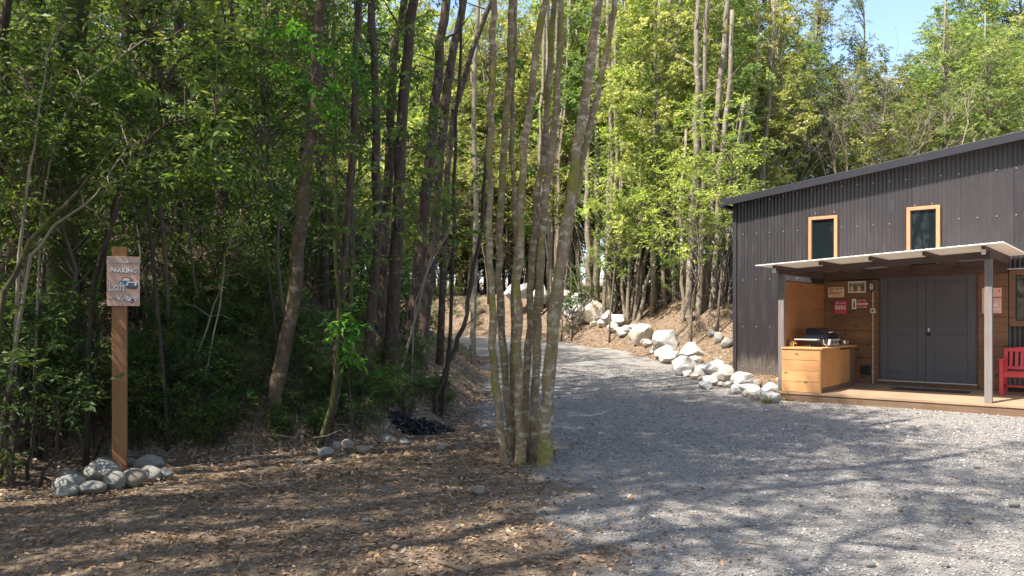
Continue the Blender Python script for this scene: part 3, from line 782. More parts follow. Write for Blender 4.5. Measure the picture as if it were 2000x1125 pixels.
# grill counter along the side screen
ct = thing('grill_counter', 'long knotty pine counter with sliding doors at the left end of the deck', 'counter', .075, -.10, .17)
W_, D_ = .695, 2.05
b = MB()
for i in range(4): b.box(0, W_-.022, 0, .025, .004+.192*i, .190+.192*i)
b.build('front_planks', M['pine_front'], ct, .003)
b = MB(); b.box(W_-.021, W_, -.002, .06, .0, .772); b.build('corner_post', M['ply'], ct, .003)
b = MB(); b.box(-.01, W_+.03, -.015, D_, .774, .806); b.build('countertop', M['pine_front'], ct, .004)
b = MB(); b.box(.01, .03, .03, D_-.01, .01, .77); b.box(.03, W_-.08, D_-.03, D_-.01, .01, .77); b.build('carcass', M['ply'], ct)
b = MB(); b.box(W_-.06, W_-.01, .062, D_-.25, .0, .085); b.build('plinth', M['fascia_wood'], ct, .003)
b = MB(); b.box(W_-.03, W_-.008, .062, 1.12, .088, .772); b.build('sliding_door', M['ply'], ct, .003, label='front sliding door nearer the camera')
b = MB(); b.box(W_-.055, W_-.033, 1.10, 1.82, .088, .74); b.build('sliding_door', M['ply'], ct, .003, label='rear sliding door')
b = MB(); b.box(W_-.07, W_, 1.822, 2.04, .0, .772); b.build('end_post', M['fascia_wood'], ct, .003)

# table-top gas grill: faces right, its left end towards the camera
gr = thing('gas_grill', 'dark lidded portable gas grill with silver control panel on the pine counter', 'grill', .33, .42, .977)
prof = [(0, .15), (0, .30), (.012, .335), (.06, .352), (.17, .345), (.26, .31), (.34, .255), (.385, .20), (.40, .15)]
lid = MB(); lid.prism(prof, 0, .62); lo = lid.build('lid', M['navy'], gr, .006)
hn = MB(); hn.tube([(.37, .10, .262), (.42, .12, .272), (.42, .50, .272), (.37, .52, .262)], .011, 8); hn.build('handle', M['chrome'], lo, smooth=True)
bd = MB(); bd.prism([(.02, .03), (.0, .148), (.40, .148), (.37, .03)], .01, .61); bd.build('cook_box', M['black'], gr, .006)
pn = MB(); pn.prism([(.385, .03), (.405, .145), (.445, .14), (.425, .03)], .02, .60); po = pn.build('control_panel', M['silver'], gr, .004)
for yk in (.12, .31, .50):
    kn = MB(); kn.lathe([(.028, 0), (.026, .022), (.012, .026)], (0, 0, 0), 14, 0, Matrix.Translation((.436, yk, .088)) @ Matrix.Rotation(R(90), 4, 'Y')); kn.build('knob', M['black'], po, smooth=True)
shf = MB(); shf.box(-.15, .27, -.19, -.02, .125, .145); shf.build('side_shelf', M['silver'], gr, .008)
shf = MB(); shf.box(.02, .36, .64, .82, .12, .14); shf.build('side_shelf', M['silver'], gr, .008)
for a in (.05, .35):
    for c in (.06, .55):
        lg = MB(); lg.tube([(a, c, 0), (a, c, .04)], [.018, .014], 10); lg.build('leg', M['chrome'], gr)
g2 = MB(); g2.tube([(.33, -.03, .135), (.34, -.03, .06), (.36, .0, .04)], .010, 8); g2.build('shelf_bracket', M['chrome'], gr)

cu = thing('metal_cup', 'small shiny metal cup on the far end of the pine counter', 'cup', .66, 1.62, .977)
c = MB(); c.lathe([(.036, 0), (.046, .004), (.050, .10), (.045, .10), (.040, .012)], sides=20); c.build('cup_body', M['chrome'], cu, smooth=True)
c = MB(); c.tube([(.048, 0, .085), (.078, 0, .08), (.08, 0, .04), (.046, 0, .025)], .006, 6); c.build('handle', M['chrome'], cu, smooth=True)
tp = thing('brass_tap', 'small brass tap standing at the left of the pine counter', 'tap', .20, .15, .977)
c = MB(); c.tube([(0, 0, 0), (0, 0, .07)], [.014, .010], 10); c.tube([(0, 0, .06), (.04, -.01, .075), (.065, -.015, .05)], [.012, .010, .009], 8); c.build('spout', M['brass'], tp, smooth=True)
c = MB(); c.box(-.035, .035, -.007, .007, .092, .102); c.tube([(0, 0, .07), (0, 0, .095)], .006, 8); c.build('tap_handle', M['brass'], tp, .002)
bx = thing('storage_tin', 'dark square tin beside the brass tap on the counter', 'tin', .12, .24, .977)
c = MB(); c.box(-.045, .035, -.035, .035, 0, .085); c.build('tin_body', M['fascia_wood'], bx, .004)
c = MB(); c.box(-.048, .038, -.038, .038, .087, .10); c.build('lid', M['black'], bx, .003)

# ---- writing
def text(body, size, M4, mat, name, parent, align='CENTER', extr=.0008, bold=0, shear=0, sx=1, spacing=1):
    cu_ = bpy.data.curves.new(name, 'FONT'); cu_.body = body; cu_.size = size; cu_.align_x = align; cu_.align_y = 'CENTER'
    cu_.extrude = extr; cu_.offset = bold; cu_.shear = shear; cu_.space_character = spacing; cu_.resolution_u = 3
    o = bpy.data.objects.new(name, cu_); COL.objects.link(o)
    bpy.context.view_layer.update()
    me = bpy.data.meshes.new_from_object(o); bpy.data.objects.remove(o); bpy.data.curves.remove(cu_)
    T = M4 @ Matrix.Rotation(R(90), 4, 'X') @ Matrix.Diagonal((sx, 1, 1, 1))
    me.transform(T); me.materials.clear(); me.materials.append(mat)
    return link(name, me, parent)
def TM(x, z, y=-.012, rot=0): return Matrix.Translation((x, y, z)) @ Matrix.Rotation(rot, 4, 'Y')
def rrect(w, h, r, k=5):
    pts = []
    for cx_, cz_, a0_ in ((w/2-r, h/2-r, 0), (-w/2+r, h/2-r, 90), (-w/2+r, -h/2+r, 180), (w/2-r, -h/2+r, 270)):
        for i in range(k): a = R(a0_ + 90*i/(k-1)); pts.append((cx_ + r*math.cos(a), cz_ + r*math.sin(a)))
    return pts
K = dict(ink=flat('ink_black', (.02, .018, .02)), orange=flat('ink_orange', (.62, .13, .03)), redp=flat('sign_red', (.50, .03, .06)),
         wht=flat('sign_white', (.80, .76, .72)), lav=flat('sign_lavender', (.50, .42, .60)), maroon=flat('sign_maroon', (.10, .01, .02)),
         pink=flat('sign_pink', (.72, .42, .34)), gold=flat('sign_gold', (.62, .40, .10)), grn=flat('sign_green', (.10, .16, .08)),
         brown=flat('sign_brown', (.14, .06, .03)))
yw = -.078 # face of the cladding, local to the cabin wall plane
def wsign(name, label, s, z, rot=0):
    e = tag(empty(name, L(s, 2.54+yw, z), CROT), label, 'sign'); return e
e = wsign('tin_sign', 'cream rounded tin sign with orange script, upper left on the plank wall', .256, 2.04)
b = MB(); b.prism(rrect(.32, .21, .035), -.009, -.001); b.build('sign_plate', M['cream'], e, .0015)
text('SAVE LINE IN', .043, TM(0, .068), K['ink'], 'lettering', e, bold=.0012, sx=1.05)
text('Beer', .13, TM(-.02, -.005), K['orange'], 'lettering', e, bold=.003, shear=.35, sx=1.1)
text('DRINK ICE COLD', .026, TM(.03, -.075), K['orange'], 'lettering', e, bold=.0008, shear=.2)
e = wsign('tin_sign', 'cream framed sign with a row of bottles, near the wall lamp', .665, 2.14)
b = MB(); b.box(-.17, .17, -.009, -.001, -.115, .115); b.build('sign_plate', M['wht'] if 'wht' in M else K['wht'], e, .002)
b = MB(); b.box(-.15, .15, -.011, -.0095, -.09, .095); b.build('picture_field', K['grn'], e)
text('BIERES DU MONDE', .028, TM(0, .078, -.013), K['wht'], 'lettering', e, bold=.0006)
for i in range(8):
    x = -.123 + .035*i; hh = .105 + .018*((i*5) % 3)
    b = MB(); b.prism([(x-.012, -.085), (x+.012, -.085), (x+.012, -.085+hh*.55), (x+.005, -.085+hh*.75), (x+.005, -.085+hh), (x-.005, -.085+hh), (x-.005, -.085+hh*.75), (x-.012, -.085+hh*.55)], -.014, -.0115)
    b.build('bottle_picture', [K['gold'], K['wht'], K['redp'], K['brown']][i % 4], e)
e = wsign('tin_sign', 'red BIERE tin sign, lowest on the left of the plank wall', .345, 1.73)
b = MB(); b.box(-.125, .125, -.009, -.001, -.14, .14); b.build('sign_plate', K['redp'], e, .002)
text('Blonde', .075, TM(-.005, .088), K['lav'], 'lettering', e, bold=.0015, shear=.3, sx=.95)
text('BIERE', .125, TM(0, -.012), K['wht'], 'lettering', e, bold=.0015, sx=.74)
text('BIEN FRAICHE', .03, TM(0, -.102), K['pink'], 'lettering', e, bold=.0005)
e = wsign('tin_sign', 'dark red sign with a white bottle panel, beside the switch box', .72, 1.795)
b = MB(); b.box(-.06, .158, -.008, -.001, -.098, .098); b.build('sign_plate', K['maroon'], e, .001)
b = MB(); b.box(-.055, .156, -.0095, -.0083, -.042, .048); b.build('red_band', K['redp'], e)
b = MB(); b.prism([(q[0]-.108, q[1]) for q in rrect(.088, .205, .014)], -.011, -.001); b.build('bottle_panel', K['wht'], e, .001)
b = MB(); x = -.108
b.prism([(x-.017, -.082), (x+.017, -.082), (x+.019, -.02), (x+.014, .0), (x+.017, .02), (x+.007, .052), (x+.007, .082), (x-.007, .082), (x-.007, .052), (x-.017, .02), (x-.014, 0), (x-.019, -.02)], -.013, -.0113)
b.build('bottle_picture', K['brown'], e)
text('ICE COLD', .038, TM(.05, .072), K['wht'], 'lettering', e, bold=.0008)
text('Coca-Cola', .058, TM(.05, .003), K['wht'], 'lettering', e, bold=.002, shear=.35, sx=.82)
text('SOLD HERE', .036, TM(.05, -.07), K['wht'], 'lettering', e, bold=.0008)
e = wsign('welcome_board', 'pale pinkish board with small dark lettering behind the right porch post', 3.02, 1.83)
b = MB(); b.box(-.155, .155, -.014, -.001, -.235, .235); b.build('sign_board', K['pink'], e, .003)
text('Bienvenidos', .055, TM(.02, .06, -.016), K['brown'], 'lettering', e, bold=.001, shear=.3)
text('a', .05, TM(.03, .0, -.016), K['brown'], 'lettering', e)
text('Loft', .10, TM(.03, -.075, -.016), K['wht'], 'lettering', e, bold=.002, sx=.9)
text('Vintage', .07, TM(.03, -.155, -.016), K['wht'], 'lettering', e, bold=.0015, shear=.3)
b = MB(); b.prism([(.09, .175), (.12, .19), (.135, .17), (.12, .155)], -.017, -.0145); b.build('emblem', K['redp'], e)

# wall lamp, conduit, boxes, mat
e = tag(empty('wall_lamp', L(.945, 2.54+yw, 2.14), CROT), 'oval caged bulkhead lamp above the pale conduit on the plank wall', 'lamp')
b = MB(); b.prism([(.062*math.cos(a), .105*math.sin(a)) for a in [i*math.pi/9 for i in range(18)]], -.03, -.001); b.build('base_ring', M['black'], e, .004)
b = MB()
for i in range(7):
    f = i/6; 
b.lathe([(.045, 0), (.043, .03), (.03, .055), (.01, .064)], (0, 0, 0), 18, 0, Matrix.Translation((0, -.031, 0)) @ Matrix.Diagonal((1, 1, 1.8, 1)) @ Matrix.Rotation(R(90), 4, 'X')); b.build('glass_dome', M['silver'], e, smooth=True)
b = MB()
for x in (-.02, .02): b.tube([(x, -.03, .09), (x, -.085, .07), (x, -.105, 0), (x, -.085, -.07), (x, -.03, -.09)], .004, 6)
b.tube([(-.05, -.03, 0), (-.03, -.09, 0), (.03, -.09, 0), (.05, -.03, 0)], .004, 6); b.build('cage', M['black'], e, smooth=True)
e = tag(empty('cable_conduit', L(.972, 2.54+yw, .17), CROT), 'thin pale conduit with a switch box running down the plank wall left of the doors', 'conduit')
b = MB(); b.tube([(0, -.014, 0), (0, -.014, 1.44)], .010, 8); b.tube([(0, -.014, 1.53), (0, -.014, 1.87)], .010, 8)
for z in (.25, .75, 1.2, 1.68): b.box(-.025, .025, -.026, -.001, z, z+.018)
b.build('pipe', M['conduit'], e, smooth=False)
b = MB(); b.box(-.045, .045, -.05, -.001, 1.435, 1.535); sb = b.build('switch_box', M['silver'], e, .006)
b = MB(); b.box(-.015, .015, -.056, -.0505, 1.465, 1.505); b.build('rocker', M['black'], sb, .002)
b = MB(); b.box(.046, .075, -.035, -.01, 1.45, 1.47); b.build('cable_gland', M['conduit'], sb, .002)
e = tag(empty('outlet_box', L(.845, 2.54+yw, .36), CROT), 'black square outlet box low on the plank wall by the conduit', 'outlet box')
b = MB(); b.box(-.095, .095, -.05, -.001, -.0, .19); b.build('box_body', M['black'], e, .006)
b = MB(); b.box(-.08, .08, -.058, -.0505, .02, .17); b.build('flap', M['black'], e, .004)
e = thing('door_mat', 'flat dark mat on the deck before the double doors', 'mat', 2.15, 1.75, .169)
b = MB(); b.box(-.62, .62, -.19, .19, 0, .014); b.build('rug', M['mat'], e, .004)
b = MB(); b.box(-.62, -.595, -.189, .189, .0145, .018); b.box(.595, .62, -.189, .189, .0145, .018); b.build('border', M['black'], e)

# red bench
be = thing('red_bench', 'red painted slatted wooden bench at the right end of the deck', 'bench', 3.25, 1.60, .169)
BL = 1.35
def bpart(name, mb, lb=None): return mb.build(name, M['red'], be, .004, label=lb)
for x in (0, BL-.06):
    b = MB(); b.box(x, x+.055, 0, .055, 0, .60); bpart('leg', b)
    b = MB(); b.hexa([(x, .46, 0), (x+.055, .46, 0), (x+.055, .515, 0), (x, .515, 0)], [(x, .58, .80), (x+.055, .58, .80), (x+.055, .63, .80), (x, .63, .80)]); bpart('leg', b)
    b = MB(); b.box(x-.012, x+.067, -.02, .54, .602, .627); bpart('armrest', b)
    b = MB(); b.box(x+.015, x+.04, .056, .465, .12, .17); b.box(x+.012, x+.043, .056, .49, .33, .375); bpart('side_rail', b)
b = MB()
for i in range(5): b.box(.058, BL-.063, .0+.092*i, .082+.092*i, .382, .402)
b.box(.057, BL-.062, .004, .03, .32, .378); bpart('seat', b)
b = MB(); b.box(.057, BL-.062, .27, .30, .125, .165); bpart('stretcher', b)
b = MB()
x = .085
while x < BL-.12:
    b.hexa([(x, .515, .465), (x+.045, .515, .465), (x+.045, .53, .465), (x, .53, .465)], [(x, .57, .745), (x+.045, .57, .745), (x+.045, .585, .745), (x, .585, .745)]); x += .083
b.hexa([(.057, .50, .43), (BL-.062, .50, .43), (BL-.062, .53, .43), (.057, .53, .43)], [(.057, .51, .48), (BL-.062, .51, .48), (BL-.062, .54, .48), (.057, .54, .48)])
nn_ = 12
for i in range(nn_):
    xa = .057 + (BL-.119)*i/nn_; xb = .057 + (BL-.119)*(i+1)/nn_
    za = .80 + .05*math.sin(math.pi*i/nn_); zb = .80 + .05*math.sin(math.pi*(i+1)/nn_)
    b.hexa([(xa, .565, .74), (xb, .565, .74), (xb, .60, .74), (xa, .60, .74)], [(xa, .58, za), (xb, .58, zb), (xb, .612, zb), (xa, .612, za)])
bpart('backrest', b)
# ================================================================== ROCKS
def rock_mesh(seed, mat, angular=.6, sub=3):
    g = random.Random(seed); bm = bmesh.new(); bmesh.ops.create_icosphere(bm, subdivisions=sub+1, radius=1)
    planes = [(Vector((g.gauss(0, 1), g.gauss(0, 1), g.gauss(0, .8))).normalized(), g.uniform(.50, .80) if angular > .5 else g.uniform(.62, .88)) for _ in range(int(4+13*angular))]
    off = Vector((seed*3.1, seed*1.7, 0))
    for v in bm.verts:
        p = v.co.copy()
        for n, d in planes:
            q = p.dot(n)
            if q > d: p -= n*(q-d)*(.5 + .48*angular)
        p *= 1 + .10*mnoise.noise(p*1.4 + off) + .035*mnoise.noise(p*4 + off) + .015*mnoise.noise(p*11 + off)
        v.co = p
    me = bpy.data.meshes.new('rock'); bm.to_mesh(me); bm.free()
    me.materials.append(mat)
    if angular < .5: me.polygons.foreach_set('use_smooth', [True]*len(me.polygons))
    xs_ = [v.co for v in me.vertices]
    ex = [max(abs(q[i]) for q in xs_) for i in range(3)]
    for v in me.vertices: v.co = Vector((v.co.x/ex[0], v.co.y/ex[1], v.co.z/ex[2]))
    me.update(); return me
GR = [rock_mesh(i, M['granite'], .9) for i in range(6)]
GW = [rock_mesh(20+i, M['granite_warm'], .8) for i in range(3)]
RV = [rock_mesh(40+i, M['river'], .15) for i in range(5)]
RW = [rock_mesh(60+i, M['river_warm'], .15) for i in range(2)]
def rock(x0, x1, y0, y1, label, ms, cat='rock', name='boulder', group=None, D=None, k=0, rz=None, tilt=.2, dep=.85):
    """a stone that spans these columns and rows of the photograph, standing on the terrain"""
    cx_ = (x0+x1)/2
    p = hit(cx_, y1) if D is None else P(cx_, y1, D)
    w = (x1-x0)/F*p.y; h = (y1-y0)/F*p.y
    o = link(name, ms[k % len(ms)])
    dpt = w*dep
    o.scale = (w/2*1.04, dpt/2, h/2*1.12)
    o.location = (p.x, p.y + dpt*.35, p.z + h*.44)
    o.rotation_euler = (random.uniform(-tilt, tilt)*.5, random.uniform(-tilt, tilt), random.uniform(-.5, .5) if rz is None else rz)
    tag(o, label, cat, group); return o
g_ = 'boulders lining the drive'
RK = [
 (1096, 1124, 567, 588, 'tan rounded boulder at the far top end of the boulder row', GW),
 (1116, 1146, 572, 598, 'smooth white boulder leaning behind the tan one at the far end', GR),
 (1098, 1141, 588, 622, 'craggy white boulder just left of the big two-humped boulder', GR),
 (1131, 1194, 584, 634, 'big two-humped white boulder under the pale tree trunks', GW),
 (1174, 1198, 607, 636, 'small grey stone tucked against the right of the two-humped boulder', GR),
 (1198, 1236, 611, 634, 'grey streaked boulder on top of the row right of the two-humped one', GR),
 (1188, 1216, 631, 649, 'low grey stone beneath the streaked boulder', RV),
 (1214, 1240, 637, 653, 'flat white stone against the large overhanging boulder', RV),
 (1234, 1284, 626, 671, 'large pale boulder overhanging with a brown shaded front face', GW),
 (1273, 1329, 643, 687, 'large grey slanted boulder right of the overhanging one', GR),
 (1284, 1314, 675, 696, 'medium white stone below the slanted boulder, leftmost at the drive edge', GR),
 (1290, 1333, 681, 709, 'broad white stone at the drive edge midway down the row', GR),
 (1329, 1376, 670, 702, 'broad grey boulder on the upper side of the row, nearest the litter mound', GR),
 (1321, 1361, 699, 731, 'white blocky stone at the drive edge below the broad grey boulder', GR),
 (1349, 1378, 694, 717, 'small grey stone wedged between the broad grey boulder and the blocky stone', RV),
 (1361, 1386, 711, 738, 'upright small stone right of the blocky white stone', GR),
 (1377, 1414, 709, 741, 'white boulder left of the cabin corner, upper of the pair', GR),
 (1382, 1424, 731, 751, 'low flat white stone at the gravel edge left of the cabin corner', GR),
 (1408, 1442, 720, 751, 'grey-white boulder right before the cabin corner', GW),
 (1437, 1478, 731, 757, 'rounded white boulder under the cabin corner', RV),
 (1451, 1489, 753, 774, 'white wedge shaped stone below the rounded boulder at the cabin corner', GR),
 (1473, 1488, 742, 757, 'small brown stone right of the rounded boulder under the cabin wall', RW),
 (1488, 1520, 751, 773, 'pale grey stone below the cabin skirt beside the deck', GR),
 (1494, 1529, 765, 785, 'last white stone against the left end of the deck', GR),
 (1474, 1500, 764, 781, 'small pale stone at the gravel edge next to the deck end', GR),
 (1384, 1396, 645, 659, 'small dark stone, left of three by the cabin wall', RV),
 (1397, 1413, 650, 669, 'dark grey stone, middle of three by the cabin wall', RV),
 (1411, 1431, 661, 679, 'dark grey stone, right of three by the cabin wall', RV),
 (986, 1012, 553, 588, 'far white boulder left of the clump stems across the drive', GR),
 (1008, 1040, 548, 578, 'far white boulder seen between the clump stems', GR),
 (1040, 1074, 556, 592, 'far white boulder just behind the right clump stems', GR),
 (984, 1000, 664, 698, 'white stone at the far left edge of the drive behind the clump', GR),
]
for i, r in enumerate(RK):
    D_ = None
    if i >= 28 and i < 31: D_ = 31
    yy = r[3]
    f_ = .04 if i < 13 or i > 27 else .12; mx = (r[1]-r[0])*f_; my = (r[3]-r[2])*f_; r = list(r)
    if r[5] is RV and not 25 <= i <= 27: r[5] = GR if i % 2 else GW
    rock(r[0]-mx, r[1]+mx, r[2]-my, yy+my, r[4], r[5], group=g_, k=i, D=D_)
FS = [(1128, 618), (1142, 632), (1162, 638), (1200, 640), (1232, 650), (1106, 610), (1186, 628), (1246, 668), (1262, 672), (1290, 690), (1320, 712), (1335, 728), (1412, 756), (1436, 770), (1480, 782), (1380, 760), (1330, 722), (1346, 735), (1362, 742), (1398, 752), (1425, 757), (1440, 762), (1310, 706), (1278, 690), (1268, 678), (1500, 785), (1466, 776), (1350, 722), (1205, 650), (1222, 655), (1180, 640), (1120, 624), (1240, 660), (1452, 768), (1375, 748), (1295, 700), (1510, 776), (1386, 728), (1404, 742)]
for i, (px, py) in enumerate(FS):
    w_ = random.uniform(17, 32); rock(px-w_/2, px+w_/2, py-w_*.62, py+1, 'small pale filler stone wedged between the boulders of the row', GR if i % 2 else GW, name='filler_stone', cat='stone', group='filler stones in the boulder row', k=i)
g_ = 'river stones ringing the sign post'
SK = [
 (150, 226, 903, 948, 'largest grey river stone left of the sign post', RV, 7.9),
 (176, 218, 895, 914, 'grey stone mostly hidden behind the largest one', RV, 8.3),
 (106, 148, 920, 942, 'grey stone at the back left of the ring', RV, 7.75),
 (98, 157, 932, 964, 'broad pale stone at the left end of the ring', RV, 7.25),
 (103, 146, 952, 972, 'low grey stone under the broad pale one at the left end', RV, 6.95),
 (142, 202, 944, 968, 'flat pale stone front and centre left of the ring', RV, 7.0),
 (193, 238, 922, 959, 'tapered pale stone just in front of the post foot', RV, 7.1),
 (233, 277, 919, 953, 'brown tinted stone right of the post foot', RW, 7.25),
 (250, 315, 893, 928, 'big smooth grey stone right behind the post', RV, 7.9),
 (270, 311, 913, 942, 'light stone leaning on the big smooth grey one', RV, 7.45),
 (307, 333, 919, 939, 'smallest stone at the right end of the ring', RV, 7.5),
 (236, 257, 896, 910, 'small stone peeking out behind the post on its right', RV, 8.1),
]
for i, r in enumerate(SK):
    cx_ = (r[0]+r[1])/2; D_ = r[6]; x_ = (cx_-1000)/F*D_; p0 = P(cx_, r[3], D_)
    o = rock(r[0]-2, r[1]+2, r[2]-2, r[3], r[4], r[5], name='river_stone', cat='stone', group=g_, k=i, tilt=.12, dep=.7)
for i, r in enumerate([(619, 651, 874, 895, 'grey stone at the bank foot below the thin forked stems', RV), (645, 666, 862, 884, 'grey stone leaning behind at the bank foot', RV),
      (664, 691, 859, 880, 'mossy stone at the bank foot', RW), (692, 722, 870, 888, 'low brown stone at the bank foot', RW), (742, 768, 850, 868, 'low grey stone left of the black heap', RV),
      (776, 800, 857, 871, 'small grey stone before the black heap', RV)]):
    rock(*r, name='stone', cat='stone', group='stones along the bank foot', k=i)
SP = [(935, 965, 28), (713, 1020, 14), (1083, 968, 12), (990, 1005, 16), (895, 1032, 12), (1240, 1057, 14), (1588, 1042, 12), (1702, 1108, 20), (1575, 1094, 11), (1125, 1100, 18), (1280, 1111, 14), (860, 880, 18),
      (1466, 1096, 13), (1484, 940, 10), (600, 1010, 10), (770, 1075, 16), (1850, 1109, 16), (1910, 915, 13), (820, 965, 10), (640, 1055, 9), (1370, 1052, 9), (1760, 1000, 12), (1985, 990, 22), (540, 965, 9)]
for i, (px, py, w) in enumerate(SP):
    rock(px-w/2, px+w/2, py-w*.55, py+w*.1, 'small loose stone lying on the gravel and litter in the foreground', RV if i % 3 else RW, name='loose_stone', cat='stone', group='loose stones on the parking ground', k=i)

# ================================================================== PARKING SIGN
sp = hit(226, 921)
SR = 0.40
sg = tag(empty('parking_sign', (sp.x, sp.y+.08, sp.z), SR), 'brown timber post carrying a pale pinkish parking board, standing among river stones', 'sign')
pw = .135; ph = (917-478)/F*sp.y
M['postwood'] = wood('sign_post_timber', (.26, .115, .045), (.34, .165, .07), (14, 14, .8), False, .7, dirt=.15)
b = MB(); b.box(-pw/2, pw/2, -pw*.45, pw*.45, -.3, ph); b.build('post', M['postwood'], sg, .006)
bz = (HOR-549)/F*sp.y - sp.z; bw = 65/F*sp.y*.89; bh = 97/F*sp.y; bx_ = (237-226.5)/F*sp.y*.7
bd_ = empty('board_mount', (bx_, -pw*.45, bz)); bpy.data.objects.remove(bd_)
K['board'] = wood('sign_board_pink', (.60, .37, .30), (.66, .42, .34), (1, 6, 6), False, .7, dirt=.1)
b = MB(); b.box(bx_-bw/2, bx_+bw/2, -pw*.45-.022, -pw*.45-.001, bz-bh/2, bz+bh/2); bo = b.build('sign_board', K['board'], sg, .002)
def ST(u, v): return TM(bx_ + (u-.5)*bw, bz + (.5-v)*bh, -pw*.45-.0235)
K['blue'] = flat('ink_blue', (.05, .16, .24)); K['rust'] = flat('ink_rust', (.22, .07, .045)); K['palew'] = flat('ink_white', (.72, .70, .70)); K['dk'] = flat('ink_outline', (.10, .055, .05))
def stext(body, size, u, v, m, bold=.001, sx=1, shear=0, outline=True, **kw):
    if outline: text(body, size, ST(u, v) @ Matrix.Translation((.0018, .0004, -.0018)), K['dk'], 'lettering', sg, bold=bold+.0028, sx=sx, shear=shear, **kw)
    text(body, size, ST(u, v) @ Matrix.Translation((0, -.0025, 0)), m, 'lettering', sg, bold=bold, sx=sx, shear=shear, **kw)
stext('ESTACIONAMIENTO', .036, .5, .115, K['palew'], .0007, .80)
stext('PARKING', .060, .51, .285, K['palew'], .003, .95)
stext('Loft', .125, .30, .62, K['palew'], .002, .74)
stext('Vintage', .082, .60, .84, K['palew'], .0016, .76, .3)
text('& CO', .026, ST(.19, .86), K['rust'], 'lettering', sg)
def sp_poly(pts, m, y, name='car_picture'):
    b = MB(); q = [(bx_ + (u-.5)*bw, bz + (.5-v)*bh) for u, v in pts]
    b.prism(q, -pw*.45-.0225-y, -pw*.45-.0225-y+.0015); return b.build(name, m, sg)
sp_poly([(.36, .545), (.40, .50), (.50, .475), (.66, .475), (.80, .50), (.94, .525), (.955, .60), (.90, .64), (.56, .61), (.38, .565)], K['blue'], .0015)
sp_poly([(.42, .497), (.47, .435), (.56, .412), (.68, .418), (.76, .465), (.80, .50), (.62, .498)], K['rust'], .003)
sp_poly([(.46, .492), (.50, .45), (.57, .435), (.66, .44), (.72, .485)], K['palew'], .0045)
sp_poly([(.56, .605), (.92, .60), (.94, .635), (.90, .66), (.62, .655)], K['dk'], .003)
sp_poly([(.60, .50), (.90, .515), (.92, .54), (.62, .53)], K['palew'], .0045)
for u in (.62, .87): sp_poly([(u + .035*math.cos(a), .565 + .025*math.sin(a)) for a in [k*math.pi/5 for k in range(10)]], K['palew'], .0055)
for (u, v) in ((.5, .03), (.48, .965)):
    b = MB(); b.lathe([(.006, 0), (.005, .003)], (0, 0, 0), 8, 0, ST(u, v) @ Matrix.Rotation(R(90), 4, 'X')); b.build('nail', M['black'], bo)

# ================================================================== FOREST
ntree = [0]
def hero(label, pts, D, w, mat='bark_dark', crown=None, cs=1, top=3.2, name='forest_tree', base=None, cat='tree', group=None, dD=0, taper=.55, sides=10, crown_dx=0, leafm=None):
    """a tree whose stem runs through these places of the frame at distance D"""
    if D is None: D = hit(*pts[0]).y
    p = [P(x, y, D + dD*i/(len(pts)-1)) for i, (x, y) in enumerate(pts)]
    gz = H(p[0].x, p[0].y)
    b0 = p[0].copy(); b0.z = min(b0.z, gz) - .15
    if p[0].z - gz > .1:
        dx = (p[1]-p[0]); 
        if dx.z > 0: f = (p[0].z-gz)/dx.z; b0 = p[0] - dx*min(f, 1.2)
        b0.z = gz - .15; p = [b0] + p
    else: p = [b0] + p
    d = (p[-1]-p[-2]).normalized(); e_ = p[-1] + d*top*.5 + Vector((random.gauss(0, .12), random.gauss(0, .12), 0)); p += [e_, e_ + Vector((d.x*.6, d.y*.6, 1)).normalized()*top*.5]
    root = Vector((b0.x, b0.y, gz))
    e = empty(name, root); tag(e, label, cat, group)
    q = []
    for i in range(len(p)-1):       # subdivide with slight crookedness
        for k in range(3):
            v = p[i].lerp(p[i+1], k/3); 
            if i and k: v = v + Vector((random.gauss(0, .012), random.gauss(0, .012), 0))
            q.append(v-root)
    q.append(p[-1]-root)
    n = len(q); r = w/2/F*D
    rad = [r*(1 - (1-taper)*i/(n-1))*(1+random.uniform(-.05, .05)) for i in range(n)]; rad[0] *= 1.35; rad[1] *= 1.12
    mb = MB(); mb.tube(q, rad, sides, wob=.10, rng=random)
    # a few bare side twigs
    for k in range(random.randint(3, 6)):
        a = q[random.randint(n//3, n-2)]; t = random.uniform(0, 6.28); l = random.uniform(.3, 1.1)
        c1 = a + Vector((math.cos(t)*l*.5, math.sin(t)*l*.5, random.uniform(.1, .5)*l)); c2 = a + Vector((math.cos(t)*l, math.sin(t)*l, random.uniform(.1, .9)*l))
        mb.tube([a, c1, c2], [r*.22, r*.14, .003], 4, caps=False)
    o = link('trunk', mb.mesh('tree_trunk', M[mat], smooth=True, recalc=False), e)
    if crown:
        tm, cm = PR[crown]
        c = link('crown', cm, e); t_ = q[-1]
        c.location = (t_.x + crown_dx, t_.y, t_.z - 10.5*cs); c.scale = (cs, cs, cs)
        if leafm: c.material_slots[0].link = 'OBJECT'; c.material_slots[0].material = M[leafm]
    return e
W4 = ['wood0', 'wood1', 'wood2', 'wood3']
